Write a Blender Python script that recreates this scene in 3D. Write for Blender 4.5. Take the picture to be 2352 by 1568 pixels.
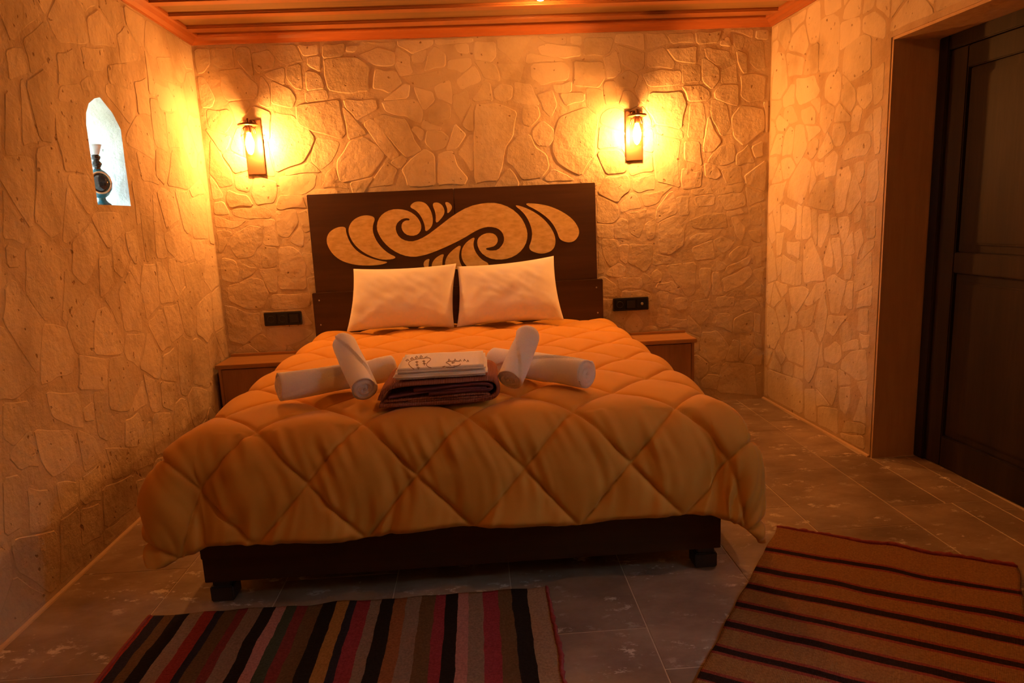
import bpy, bmesh, math, random
import numpy as np
from mathutils import Vector, Matrix, noise
from mathutils.geometry import tessellate_polygon

# ------------------------------------------------------------------ scene, camera, light
scene = bpy.context.scene
for o in list(bpy.data.objects):
    bpy.data.objects.remove(o, do_unlink=True)
COL = scene.collection
random.seed(7)

CAM = np.array([0.0317, -4.1615, 1.2187])
YAW, PITCH, ROLL, FPX = 0.0474, -0.1802, -0.0449, 1559.66

def cam_axes():
    f = np.array([math.sin(YAW) * math.cos(PITCH), math.cos(YAW) * math.cos(PITCH), math.sin(PITCH)])
    r = np.array([math.cos(YAW), -math.sin(YAW), 0.0])
    u = np.cross(r, f)
    c, s = math.cos(ROLL), math.sin(ROLL)
    return r * c + u * s, -r * s + u * c, f
AR, AU, AF = cam_axes()
cd = bpy.data.cameras.new('camera')
cd.sensor_width = 36.0
cd.lens = 36.0 * FPX / 2352.0
cd.clip_start = 0.05
cam = bpy.data.objects.new('camera', cd)
cam.matrix_world = Matrix(((AR[0], AU[0], -AF[0], CAM[0]), (AR[1], AU[1], -AF[1], CAM[1]),
                           (AR[2], AU[2], -AF[2], CAM[2]), (0, 0, 0, 1)))
COL.objects.link(cam)
scene.camera = cam

world = bpy.data.worlds.new('daylight')
scene.world = world
world.use_nodes = True
bg = world.node_tree.nodes['Background']
wn = world.node_tree
tc = wn.nodes.new('ShaderNodeTexCoord'); sp_ = wn.nodes.new('ShaderNodeSeparateXYZ'); wr = wn.nodes.new('ShaderNodeValToRGB')
wn.links.new(tc.outputs['Generated'], sp_.inputs[0])
mr = wn.nodes.new('ShaderNodeMapRange'); mr.inputs['From Min'].default_value = -1; mr.inputs['From Max'].default_value = 1
wn.links.new(sp_.outputs['Z'], mr.inputs['Value']); wn.links.new(mr.outputs['Result'], wr.inputs['Fac'])
wr.color_ramp.elements[0].position = .49; wr.color_ramp.elements[0].color = (.20, .20, .19, 1)     # ground outside
wr.color_ramp.elements[1].position = .515; wr.color_ramp.elements[1].color = (.62, .80, 1.0, 1)   # overcast blue sky
wn.links.new(wr.outputs['Color'], bg.inputs['Color'])
bg.inputs['Strength'].default_value = 34.0

vs = scene.view_settings
vs.view_transform = 'Standard'
vs.look = 'None'
vs.gamma = 1.0
vs.use_curve_mapping = False
vs.exposure = 0.08

BULB_COL = (1.0, 0.37, 0.080)
SCONCE_STRENGTH = 1300.0
CEIL_STRENGTH = 600.0

# ------------------------------------------------------------------ pixel helpers (2352x1568 frame)
def ray(px, py):
    return AF + AR * (px - 1176) / FPX - AU * (py - 784) / FPX
def hit(px, py, n, d0):
    n = np.array(n, float); d = ray(px, py)
    return CAM + d * (d0 - n @ CAM) / (n @ d)
def hitY(px, py, y): return hit(px, py, (0, 1, 0), y)
def hitZ(px, py, z): return hit(px, py, (0, 0, 1), z)

# room shell: back wall y = 0, side walls slightly splayed
XL, SL = -1.5077, 0.0163          # left wall  x + SL*y = XL
XR, SR = 1.8387, 0.0422           # right wall x + SR*y = XR
def xl(y): return XL - SL * y
def xr(y): return XR - SR * y
YB = -5.5                         # rear wall behind the camera
ZC = 2.30                         # ceiling boards

# ------------------------------------------------------------------ object helpers
def tag(o, label=None, cat=None, group=None, kind=None):
    if label: o['label'] = label
    if cat: o['category'] = cat
    if group: o['group'] = group
    if kind: o['kind'] = kind
    return o
def empty(name, loc, label, cat, group=None):
    o = bpy.data.objects.new(name, None)
    o.empty_display_size = 0.05
    o.location = loc
    COL.objects.link(o)
    return tag(o, label, cat, group)
def link(name, me, mat, parent=None, smooth=True, loc=None):
    """verts of me are in world coordinates; re-based on loc / parent origin"""
    base = Vector(loc) if loc is not None else (parent.location.copy() if parent else Vector((0, 0, 0)))
    if base.length > 0:
        me.transform(Matrix.Translation(-base))
    if mat: me.materials.append(mat)
    if smooth:
        me.polygons.foreach_set('use_smooth', [True] * len(me.polygons))
    o = bpy.data.objects.new(name, me)
    COL.objects.link(o)
    if parent:
        o.parent = parent
        pw = parent.location.copy()
        if parent.parent: pw = pw + parent.parent.location
        o.location = base - pw
    else:
        o.location = base
    return o
def pyd(name, v, f, mat, parent=None, smooth=True, loc=None):
    me = bpy.data.meshes.new(name)
    me.from_pydata([tuple(map(float, p)) for p in v], [], f)
    me.validate()
    me.update()
    return link(name, me, mat, parent, smooth, loc)
def from_bm(name, bm, mat, parent=None, smooth=False, loc=None):
    bmesh.ops.recalc_face_normals(bm, faces=bm.faces)
    me = bpy.data.meshes.new(name)
    bm.to_mesh(me); bm.free()
    return link(name, me, mat, parent, smooth, loc)
def bm_box(bm, lo, hi, bevel=0.0, seg=2):
    lo = Vector(lo); hi = Vector(hi)
    r = bmesh.ops.create_cube(bm, size=1.0)
    for v in r['verts']:
        v.co = Vector(((v.co.x + .5) * (hi.x - lo.x) + lo.x, (v.co.y + .5) * (hi.y - lo.y) + lo.y, (v.co.z + .5) * (hi.z - lo.z) + lo.z))
    if bevel > 0:
        es = list({e for v in r['verts'] for e in v.link_edges})
        bmesh.ops.bevel(bm, geom=es, offset=bevel, segments=seg, affect='EDGES', clamp_overlap=True)
def box(name, lo, hi, mat, parent=None, bevel=0.003, seg=2, smooth=False, loc=None):
    bm = bmesh.new(); bm_box(bm, lo, hi, bevel, seg)
    return from_bm(name, bm, mat, parent, smooth, loc)
def hexa(name, pts, mat, parent=None, bevel=0.0):
    """8 corner points: bottom 4 (ccw) then top 4"""
    bm = bmesh.new()
    v = [bm.verts.new(tuple(map(float, p))) for p in pts]
    for q in ((3, 2, 1, 0), (4, 5, 6, 7), (0, 1, 5, 4), (1, 2, 6, 5), (2, 3, 7, 6), (3, 0, 4, 7)):
        bm.faces.new([v[i] for i in q])
    if bevel: bmesh.ops.bevel(bm, geom=list(bm.edges), offset=bevel, segments=2, affect='EDGES')
    return from_bm(name, bm, mat, parent)
def lathe(name, prof, c, mat, parent=None, n=32, axis='z', smooth=True, sy=1.0):
    """prof: list of (radius, height)"""
    v, f = [], []
    for (r, h) in prof:
        for k in range(n):
            a = 2 * math.pi * k / n
            if axis == 'z': v.append((c[0] + r * math.cos(a), c[1] + sy * r * math.sin(a), c[2] + h))
            else: v.append((c[0] + r * math.cos(a), c[1] - h, c[2] + r * math.sin(a)))
    for i in range(len(prof) - 1):
        for k in range(n):
            k2 = (k + 1) % n
            q = (i * n + k, i * n + k2, (i + 1) * n + k2, (i + 1) * n + k)
            f.append(q if axis == 'z' else q[::-1])
    return pyd(name, v, f, mat, parent, smooth)
def tube_data(path, rad, n=8, closed=False):
    v, f = [], []
    P = [Vector(tuple(map(float, p))) for p in path]
    m = len(P)
    up = Vector((0, 0, 1))
    for i, p in enumerate(P):
        t = (P[(i + 1) % m] - P[i - 1]) if (closed or 0 < i < m - 1) else (P[1] - P[0] if i == 0 else P[-1] - P[-2])
        if t.length < 1e-9: t = Vector((0, 0, 1))
        t.normalize()
        s = t.cross(up)
        if s.length < 1e-3: s = t.cross(Vector((0, 1, 0)))
        s.normalize(); q = s.cross(t)
        for k in range(n):
            a = 2 * math.pi * k / n
            v.append(p + (s * math.cos(a) + q * math.sin(a)) * rad)
    for i in range(m if closed else m - 1):
        j = (i + 1) % m
        for k in range(n):
            f.append((i * n + k, i * n + (k + 1) % n, j * n + (k + 1) % n, j * n + k))
    if not closed:
        f.append(tuple(range(n))[::-1]); f.append(tuple((m - 1) * n + k for k in range(n)))
    return v, f
def tube(name, path, rad, mat, parent=None, n=8, closed=False):
    v, f = tube_data(path, rad, n, closed)
    return pyd(name, v, f, mat, parent)
def chaikin(p, closed=True, it=1, k=.25):
    p = [np.array(q, float) for q in p]
    for _ in range(it):
        out = []
        m = len(p)
        for i in range(m if closed else m - 1):
            a, b = p[i], p[(i + 1) % m]
            out += [a * (1 - k) + b * k, a * k + b * (1 - k)]
        if not closed: out = [p[0]] + out + [p[-1]]
        p = out
    return p

# ------------------------------------------------------------------ materials
MATS = {}
def newmat(name):
    m = bpy.data.materials.new(name)
    m.use_nodes = True
    nt = m.node_tree
    b = nt.nodes['Principled BSDF']
    MATS[name] = m
    return m, nt, b
def N(nt, typ, **kw):
    n = nt.nodes.new(typ)
    for k, v in kw.items():
        if k.startswith('i_'): n.inputs[k[2:].replace('_', ' ')].default_value = v
        else: setattr(n, k, v)
    return n
def ramp(nt, stops, interp='LINEAR'):
    r = nt.nodes.new('ShaderNodeValToRGB')
    r.color_ramp.interpolation = interp
    e = r.color_ramp.elements
    while len(e) > 1: e.remove(e[-1])
    e[0].position = stops[0][0]; e[0].color = (*stops[0][1], 1)
    for p, c in stops[1:]:
        x = e.new(p); x.color = (*c, 1)
    return r
def coords(nt, kind, scale=(1, 1, 1)):
    mp = nt.nodes.new('ShaderNodeMapping')
    mp.inputs['Scale'].default_value = scale
    if kind == 'World':
        g = nt.nodes.new('ShaderNodeNewGeometry')
        nt.links.new(g.outputs['Position'], mp.inputs['Vector'])
    else:
        t = nt.nodes.new('ShaderNodeTexCoord')
        nt.links.new(t.outputs[kind], mp.inputs['Vector'])
    return mp.outputs['Vector']
def noise_tex(nt, vec, scale, detail=4, rough=.55):
    n = N(nt, 'ShaderNodeTexNoise')
    n.inputs['Scale'].default_value = scale
    n.inputs['Detail'].default_value = detail
    n.inputs['Roughness'].default_value = rough
    nt.links.new(vec, n.inputs['Vector'])
    return n.outputs['Fac']
def mixc(nt, fac, a, b, blend='MIX'):
    m = nt.nodes.new('ShaderNodeMix'); m.data_type = 'RGBA'; m.blend_type = blend
    for s, x in ((0, fac), (6, a), (7, b)):
        if hasattr(x, 'is_linked') or hasattr(x, 'links'): nt.links.new(x, m.inputs[s])
        else: m.inputs[s].default_value = x if s == 0 else (*x, 1)
    return m.outputs[2]
def bump(nt, b, h, strength, dist):
    n = nt.nodes.new('ShaderNodeBump')
    n.inputs['Strength'].default_value = strength
    n.inputs['Distance'].default_value = dist
    nt.links.new(h, n.inputs['Height'])
    nt.links.new(n.outputs['Normal'], b.inputs['Normal'])
    return n
def addv(nt, a, b, op='ADD'):
    m = nt.nodes.new('ShaderNodeMath'); m.operation = op
    for i, x in enumerate((a, b)):
        if hasattr(x, 'links'): nt.links.new(x, m.inputs[i])
        else: m.inputs[i].default_value = x
    return m.outputs[0]

def mat_stone(name, c1, c2, c3, rnd):
    m, nt, b = newmat(name)
    w = coords(nt, 'World')
    n1 = noise_tex(nt, w, 6, 6)
    col = mixc(nt, n1, c1, c2)
    if rnd:
        oi = nt.nodes.new('ShaderNodeObjectInfo')
        r = ramp(nt, [(0, (.86, .84, .80)), (.55, (1, 1, 1)), (1, (1.07, 1.07, 1.08))])
        nt.links.new(oi.outputs['Random'], r.inputs['Fac'])
        col = mixc(nt, 1.0, col, r.outputs['Color'], 'MULTIPLY')
    n0 = noise_tex(nt, w, 2.3, 5, .6)
    br = ramp(nt, [(.33, (.74, .70, .64)), (.5, (1, 1, 1)), (.7, (1.06, 1.06, 1.06))])
    nt.links.new(n0, br.inputs['Fac'])
    col = mixc(nt, 1.0, col, br.outputs['Color'], 'MULTIPLY')
    # pits
    n2 = noise_tex(nt, w, 34, 2, .4)
    pr = ramp(nt, [(0, (0, 0, 0)), (.24, (0, 0, 0)), (.30, (1, 1, 1))])
    nt.links.new(n2, pr.inputs['Fac'])
    col = mixc(nt, pr.outputs['Color'], c3, col)
    nt.links.new(col, b.inputs['Base Color'])
    b.inputs['Roughness'].default_value = .9
    b.inputs['Specular IOR Level'].default_value = .15
    n3 = noise_tex(nt, w, 16, 6, .62)
    n4 = noise_tex(nt, w, 4.5, 3, .5)
    h = addv(nt, addv(nt, n3, addv(nt, n4, 1.6, 'MULTIPLY')), addv(nt, pr.outputs['Color'], .35, 'MULTIPLY'))
    bump(nt, b, h, .55, .02)
    return m
M_STONE = mat_stone('limestone', (.67, .55, .38), (.57, .455, .30), (.30, .20, .11), True)
M_MORTAR = mat_stone('mortar', (.61, .485, .325), (.51, .39, .25), (.30, .20, .11), False)
M_MORTAR2 = mat_stone('brown_mortar', (.56, .42, .26), (.45, .32, .19), (.28, .18, .10), False)
M_REVEAL = mat_stone('limewash', (.80, .80, .72), (.70, .72, .62), (.40, .40, .33), False)

def mat_plaster(name, c1, c2, sc):
    m, nt, b = newmat(name)
    w = coords(nt, 'World', sc)
    n1 = noise_tex(nt, w, 8, 5)
    nt.links.new(mixc(nt, n1, c1, c2), b.inputs['Base Color'])
    b.inputs['Roughness'].default_value = .8
    bump(nt, b, n1, .35, .01)
    return m
M_JAMB = mat_plaster('brown_plaster', (.60, .40, .21), (.44, .27, .13), (4, 4, .5))

def mat_wood(name, c1, c2, c3, axis, rough=.4, scale=9, coord='World', spec=.4, knots=False, bumps=.12):
    m, nt, b = newmat(name)
    sc = [1.0, 1.0, 1.0]; sc[axis] = .07
    w = coords(nt, coord, sc)
    n1 = noise_tex(nt, w, scale, 6, .6)
    n2 = noise_tex(nt, w, scale * 6, 4, .6)
    r = ramp(nt, [(.30, c1), (.5, c2), (.70, c3)])
    nt.links.new(addv(nt, addv(nt, n1, .75, 'MULTIPLY'), addv(nt, n2, .25, 'MULTIPLY')), r.inputs['Fac'])
    col = r.outputs['Color']
    oi = nt.nodes.new('ShaderNodeObjectInfo')
    rr = ramp(nt, [(0, (.82, .82, .82)), (1, (1.12, 1.12, 1.12))])
    nt.links.new(oi.outputs['Random'], rr.inputs['Fac'])
    col = mixc(nt, 1.0, col, rr.outputs['Color'], 'MULTIPLY')
    if knots:
        k = noise_tex(nt, coords(nt, coord, [.45 if i == axis else 1 for i in range(3)]), 7, 1, .3)
        kr = ramp(nt, [(0, (.25, .18, .12)), (.22, (.45, .35, .25)), (.29, (1, 1, 1))])
        nt.links.new(k, kr.inputs['Fac'])
        col = mixc(nt, 1.0, col, kr.outputs['Color'], 'MULTIPLY')
    nt.links.new(col, b.inputs['Base Color'])
    b.inputs['Roughness'].default_value = rough
    b.inputs['Specular IOR Level'].default_value = spec
    bump(nt, b, n2, bumps, .004)
    return m
M_PLANK = mat_wood('ceiling_board_wood', (.20, .115, .045), (.31, .185, .075), (.38, .235, .10), 0, .38, knots=True)
M_BATTEN = mat_wood('ceiling_batten_wood', (.34, .125, .035), (.42, .16, .05), (.48, .20, .065), 0, .30, knots=True)
M_CROWN_X = mat_wood('crown_wood', (.30, .085, .02), (.38, .12, .032), (.45, .16, .05), 0, .32)
M_CROWN_Y = mat_wood('crown_wood_side', (.30, .085, .02), (.38, .12, .032), (.45, .16, .05), 1, .32)
M_WENGE = mat_wood('dark_bed_wood', (.046, .022, .010), (.066, .031, .013), (.090, .042, .018), 0, .40, spec=.3)
M_DOOR = mat_wood('dark_door_wood', (.012, .006, .003), (.023, .012, .005), (.044, .023, .010), 2, .6, 12, spec=.2)
M_NIGHT = mat_wood('nightstand_wood', (.30, .145, .045), (.38, .19, .06), (.45, .235, .08), 0, .42, 12)
M_NIGHTV = mat_wood('nightstand_wood_upright', (.26, .13, .055), (.38, .20, .085), (.50, .28, .13), 2, .45, 10)

def mat_simple(name, col, rough=.5, metal=0.0, spec=.5, nscale=0, nstr=.2, sheen=0.0, var=0.0):
    m, nt, b = newmat(name)
    b.inputs['Roughness'].default_value = rough
    b.inputs['Metallic'].default_value = metal
    b.inputs['Specular IOR Level'].default_value = spec
    o = coords(nt, 'World')
    n = noise_tex(nt, o, nscale or 20, 4)
    v = var or .08
    nt.links.new(mixc(nt, n, tuple(c * (1 - v) for c in col), tuple(min(1, c * (1 + v)) for c in col)), b.inputs['Base Color'])
    if nscale: bump(nt, b, n, nstr, .004)
    if sheen:
        b.inputs['Sheen Weight'].default_value = sheen
        b.inputs['Sheen Roughness'].default_value = .35
    return m
def mat_gold():
    m, nt, b = newmat('gold_paint')
    w = coords(nt, 'World', (3, 1, 8))
    n = noise_tex(nt, w, 7, 5, .6)
    r = ramp(nt, [(.32, (.66, .46, .14)), (.5, (.78, .58, .20)), (.7, (.88, .68, .28))])
    nt.links.new(n, r.inputs['Fac'])
    nt.links.new(r.outputs['Color'], b.inputs['Base Color'])
    b.inputs['Roughness'].default_value = .5
    return m
M_GOLD = mat_gold()
M_COTTON = mat_simple('white_cotton', (.88, .86, .82), .85, nscale=9, nstr=.06, var=.01, spec=.2)
M_TERRY = mat_simple('white_terry', (.90, .87, .84), .95, nscale=220, nstr=.3, var=.05, spec=.1, sheen=.3)
M_THREAD = mat_simple('brown_thread', (.20, .085, .04), .7)
M_BLACK = mat_simple('black_plastic', (.018, .016, .016), .35)
M_BLACK2 = mat_simple('black_gloss_plastic', (.012, .012, .013), .18)
M_FOOT = mat_simple('black_rubber', (.028, .027, .030), .4)
M_STEEL = mat_simple('steel', (.45, .44, .43), .35, metal=.9)
M_BRONZE = mat_simple('bronze_metal', (.16, .075, .035), .42, metal=.6)
M_WHITEIN = mat_simple('mattress_fabric', (.75, .72, .68), .9)
M_RUGRED = mat_simple('red_wool', (.27, .045, .05), .95, nscale=120, nstr=.6, var=.3)
M_TEAL = mat_simple('teal_glaze', (.02, .085, .11), .12, spec=.6, var=.4, nscale=0)
M_DARKGLAZE = mat_simple('black_glaze', (.018, .016, .016), .12, spec=.6)
M_PALEGLAZE = mat_simple('pale_glaze', (.72, .80, .84), .2)
M_COPPER = mat_simple('copper_ring', (.62, .34, .17), .35, metal=.5)
M_GROUT = mat_simple('floor_grout', (.60, .50, .38), .9, nscale=60)
M_SKIRT = mat_simple('floor_edge_grout', (.58, .42, .26), .85, nscale=40)

def mat_velvet():
    m, nt, b = newmat('mustard_velvet')
    o = coords(nt, 'World')
    n = noise_tex(nt, o, 5, 4)
    nt.links.new(mixc(nt, n, (.68, .335, .058), (.78, .405, .078)), b.inputs['Base Color'])
    b.inputs['Roughness'].default_value = .8
    b.inputs['Specular IOR Level'].default_value = .1
    b.inputs['Sheen Weight'].default_value = .22
    b.inputs['Sheen Roughness'].default_value = .35
    b.inputs['Sheen Tint'].default_value = (.95, .88, .72, 1)
    n2 = noise_tex(nt, o, 400, 2)
    bump(nt, b, n2, .12, .002)
    return m
M_VELVET = mat_velvet()

def mat_peshtemal():
    m, nt, b = newmat('waffle_cotton')
    o = coords(nt, 'World')
    w1 = N(nt, 'ShaderNodeTexWave'); w1.bands_direction = 'X'; w1.inputs['Scale'].default_value = 55
    w2 = N(nt, 'ShaderNodeTexWave'); w2.bands_direction = 'Y'; w2.inputs['Scale'].default_value = 55
    for w in (w1, w2): nt.links.new(o, w.inputs['Vector'])
    h = addv(nt, w1.outputs['Fac'], w2.outputs['Fac'])
    nt.links.new(mixc(nt, w1.outputs['Fac'], (.27, .11, .09), (.44, .20, .15)), b.inputs['Base Color'])
    b.inputs['Roughness'].default_value = .95
    b.inputs['Specular IOR Level'].default_value = .1
    bump(nt, b, h, .5, .003)
    return m
M_PESH = mat_peshtemal()
M_PESHIN = mat_simple('plum_cotton', (.17, .055, .075), .95, nscale=150, nstr=.5, var=.25)

def mat_travertine():
    m, nt, b = newmat('travertine')
    w = coords(nt, 'World', (1, 1.6, 1))
    n1 = noise_tex(nt, w, 3.2, 7, .65)
    r = ramp(nt, [(.3, (.17, .12, .085)), (.48, (.27, .20, .145)), (.66, (.38, .295, .215))])
    nt.links.new(n1, r.inputs['Fac'])
    n2 = noise_tex(nt, w, 13, 8, .72)
    pr = ramp(nt, [(0, (0, 0, 0)), (.55, (0, 0, 0)), (.60, (1, 1, 1))])
    nt.links.new(n2, pr.inputs['Fac'])
    n3 = noise_tex(nt, w, 4, 2)
    msk = ramp(nt, [(.47, (0, 0, 0)), (.60, (1, 1, 1))])
    nt.links.new(n3, msk.inputs['Fac'])
    col = mixc(nt, addv(nt, pr.outputs['Color'], msk.outputs['Color'], 'MULTIPLY'), r.outputs['Color'], (.68, .62, .54))
    oi = nt.nodes.new('ShaderNodeObjectInfo')
    rr = ramp(nt, [(0, (.86, .86, .86)), (1, (1.12, 1.1, 1.08))])
    nt.links.new(oi.outputs['Random'], rr.inputs['Fac'])
    col = mixc(nt, 1.0, col, rr.outputs['Color'], 'MULTIPLY')
    nt.links.new(col, b.inputs['Base Color'])
    b.inputs['Roughness'].default_value = .42
    b.inputs['Specular IOR Level'].default_value = .4
    bump(nt, b, n2, .12, .004)
    return m
M_TRAV = mat_travertine()

def mat_glass(name, tint, gloss):
    m = bpy.data.materials.new(name); m.use_nodes = True
    nt = m.node_tree; nt.nodes.clear()
    out = nt.nodes.new('ShaderNodeOutputMaterial')
    t = nt.nodes.new('ShaderNodeBsdfTransparent'); t.inputs['Color'].default_value = (*tint, 1)
    g = nt.nodes.new('ShaderNodeBsdfGlossy'); g.inputs['Roughness'].default_value = .05
    mx = nt.nodes.new('ShaderNodeMixShader'); mx.inputs['Fac'].default_value = gloss
    nt.links.new(t.outputs[0], mx.inputs[1]); nt.links.new(g.outputs[0], mx.inputs[2])
    nt.links.new(mx.outputs[0], out.inputs['Surface'])
    return m
M_GLASS = mat_glass('clear_glass', (.96, .95, .93), .06)
M_PANE = mat_glass('window_glass', (.93, .97, .97), .05)
def mat_emit(name, col, s):
    m = bpy.data.materials.new(name); m.use_nodes = True
    nt = m.node_tree; nt.nodes.clear()
    out = nt.nodes.new('ShaderNodeOutputMaterial')
    e = nt.nodes.new('ShaderNodeEmission'); e.inputs['Color'].default_value = (*col, 1); e.inputs['Strength'].default_value = s
    nt.links.new(e.outputs[0], out.inputs['Surface'])
    return m
M_BULB = mat_emit('bulb_glow', BULB_COL, SCONCE_STRENGTH)
M_CBULB = mat_emit('ceiling_bulb_glow', BULB_COL, CEIL_STRENGTH)
M_CBULB2 = mat_emit('dimmer_ceiling_bulb_glow', BULB_COL, CEIL_STRENGTH * .75)

def mat_stripes(name, stops, axis, wob=.006):
    """stops: list of (pos, colour) along Generated axis, constant bands"""
    m, nt, b = newmat(name)
    t = nt.nodes.new('ShaderNodeTexCoord')
    sx = nt.nodes.new('ShaderNodeSeparateXYZ')
    uv = nt.nodes.new('ShaderNodeUVMap'); uv.uv_map = 'weave'
    nt.links.new(uv.outputs['UV'], sx.inputs['Vector'])
    n = noise_tex(nt, t.outputs['Object'], 9, 3)
    v = addv(nt, sx.outputs[axis], addv(nt, addv(nt, n, -.5), wob, 'MULTIPLY'))
    r = ramp(nt, stops, 'CONSTANT')
    nt.links.new(v, r.inputs['Fac'])
    n2 = noise_tex(nt, coords(nt, 'Object', (1, 1, 1)), 160, 3)
    vr = ramp(nt, [(.3, (.72, .72, .72)), (.7, (1.15, 1.15, 1.15))])
    nt.links.new(n2, vr.inputs['Fac'])
    nt.links.new(mixc(nt, 1.0, r.outputs['Color'], vr.outputs['Color'], 'MULTIPLY'), b.inputs['Base Color'])
    b.inputs['Roughness'].default_value = .95
    b.inputs['Specular IOR Level'].default_value = .08
    wv = N(nt, 'ShaderNodeTexWave'); wv.inputs['Scale'].default_value = 60
    wv.bands_direction = 'X' if axis == 1 else 'Y'
    nt.links.new(uv.outputs['UV'], wv.inputs['Vector'])
    bump(nt, b, addv(nt, n2, addv(nt, wv.outputs['Fac'], .6, 'MULTIPLY')), .5, .003)
    return m

# ------------------------------------------------------------------ room shell
def struct(o, label=None, cat=None):
    o['kind'] = 'structure'
    if label: o['label'] = label
    if cat: o['category'] = cat
    return o
WT = 0.42      # wall thickness

def slab_with_hole(name, outer, inner, to3, thick, mat):
    """outer / inner 2-D loops -> front face at depth 0 with a hole, back face at thick, reveal built separately"""
    bm = bmesh.new()
    loops = []
    for d in (0.0, -thick):
        E = []
        for lp in (outer, inner):
            vs_ = [bm.verts.new(tuple(to3(a, b, d))) for a, b in lp]
            loops.append(vs_)
            for i in range(len(vs_)):
                E.append(bm.edges.new((vs_[i], vs_[(i + 1) % len(vs_)])))
        bmesh.ops.triangle_fill(bm, use_beauty=True, use_dissolve=False, edges=E)
    o0, i0, o1, i1 = loops
    for i in range(len(o0)):
        j = (i + 1) % len(o0)
        bm.faces.new((o0[i], o0[j], o1[j], o1[i]))
    return bm

def back3(a, b, d): return np.array((a, -d, b))
nl = np.array([1.0, SL, 0]); nl /= np.linalg.norm(nl)
nr = np.array([-1.0, -SR, 0]); nr /= np.linalg.norm(nr)
def left3(a, b, d): return np.array((xl(a), a, b)) + nl * d
def right3(a, b, d): return np.array((xr(a), a, b)) + nr * d

# floor slab
FL = box('floor', (-2.0, YB - .5, -.12), (2.7, .45, -.0014), M_GROUT, bevel=0)
struct(FL, 'travertine tiled floor with pale grout lines', 'floor')
TW, TL, G = .3925, .589, .0035
tile_cache = {}
def tile(x0, x1, y0, y1):
    sx, sy = x1 - x0 - G, y1 - y0 - G
    key = (round(sx, 4), round(sy, 4))
    if key not in tile_cache:
        bm = bmesh.new()
        bm_box(bm, (-sx / 2, -sy / 2, -.004), (sx / 2, sy / 2, 0.0), .0012, 1)
        bmesh.ops.recalc_face_normals(bm, faces=bm.faces)
        me = bpy.data.meshes.new('tile'); bm.to_mesh(me); bm.free()
        me.materials.append(M_TRAV)
        tile_cache[key] = me
    o = bpy.data.objects.new('tile', tile_cache[key])
    o.location = ((x0 + x1) / 2, (y0 + y1) / 2, 0)
    COL.objects.link(o); o.parent = FL
offs = [-1.78, -1.58, -1.92, -1.70, -1.755, -1.946, -1.60, -1.82, -1.66, -1.75]
cx = -1.0870 - TW
ci = 0
while cx < 2.15:
    x0, x1 = max(cx, XL + .003), min(cx + TW, 2.16)
    y = offs[ci % 10] + TL * 4
    while y > YB:
        y0, y1 = max(y - TL, YB), min(y, 0.0)
        if y1 - y0 > .02:
            xw = xr(y1)
            if min(x1, xw) - x0 > .015: tile(x0, min(x1, xw), y0, y1)
            # the part inside the door recess
            ra, rb = max(y0, -2.046), min(y1, -1.132)
            xi0, xi1 = max(x0, xw + .0), min(x1, xr(-2.0) + .205)
            if rb - ra > .015 and xi1 - xi0 > .015: tile(xi0, xi1, ra, rb)
        y -= TL
    cx += TW; ci += 1

# left wall with the little niche window
NCH = [(-1.262, 1.345), (-.982, 1.345), (-.978, 1.56), (-.975, 1.675), (-1.03, 1.735), (-1.118, 1.785), (-1.165, 1.772), (-1.215, 1.745), (-1.245, 1.705), (-1.258, 1.66)]
bm = slab_with_hole('wall_left', [(YB - .3, -.1), (.3, -.1), (.3, ZC + .08), (YB - .3, ZC + .08)], NCH, left3, WT, M_MORTAR)
WL = from_bm('wall_left', bm, M_MORTAR); struct(WL, 'rough limestone wall with a small pointed niche window', 'wall')
# niche reveal
rv, rf = [], []
for d in (0.0, -WT):
    for a, b in NCH: rv.append(left3(a, b, d))
n = len(NCH)
for i in range(n):
    rf.append((i, (i + 1) % n, n + (i + 1) % n, n + i))
rev = pyd('niche_reveal', rv, rf, M_REVEAL, WL, smooth=False)
rev['label'] = 'whitewashed niche lining'
# niche window frame + pane
WIN1 = bpy.data.objects.new('window_1', None); COL.objects.link(WIN1); WIN1.location = tuple(left3(-1.12, 1.345, -.17))
struct(WIN1, 'small daylit window pane at the back of the niche', 'window')
pv = [left3(a, b, -.170) for a, b in NCH] + [left3(a, b, -.174) for a, b in NCH]
pf = [tuple(range(n)), tuple(range(2 * n - 1, n - 1, -1))] + [(i, (i + 1) % n, n + (i + 1) % n, n + i) for i in range(n)]
pyd('pane', pv, pf, M_PANE, WIN1, smooth=False)

# back wall
WB = box('wall_back', (-2.3, 0, -.1), (2.7, .3, ZC + .08), M_MORTAR, bevel=0)
struct(WB, 'limestone wall of irregular flat stones behind the headboard', 'wall')

# right wall with the door opening
DY0, DY1, DZ, DD = -1.118, -2.06, 1.915, .225
outer = [(.3, -.1), (DY0, -.1), (DY0, DZ), (DY1, DZ), (DY1, -.1), (YB - .3, -.1), (YB - .3, ZC + .08), (.3, ZC + .08)]
bm = bmesh.new()
a0 = [bm.verts.new(tuple(right3(a, b, 0))) for a, b in outer]
a1 = [bm.verts.new(tuple(right3(a, b, -WT))) for a, b in outer]
E0 = [bm.edges.new((a0[i], a0[(i + 1) % 8])) for i in range(8)]
E1 = [bm.edges.new((a1[i], a1[(i + 1) % 8])) for i in range(8)]
WY0, WY1, WZ0, WZ1 = -3.75, -2.50, 1.15, 2.12
hole = [(WY0, WZ0), (WY1, WZ0), (WY1, WZ1), (WY0, WZ1)]
for d, EE in ((0, E0), (-WT, E1)):
    hv = [bm.verts.new(tuple(right3(a, b, d))) for a, b in hole]
    EE += [bm.edges.new((hv[i], hv[(i + 1) % 4])) for i in range(4)]
bmesh.ops.triangle_fill(bm, edges=E0); bmesh.ops.triangle_fill(bm, edges=E1)
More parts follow.
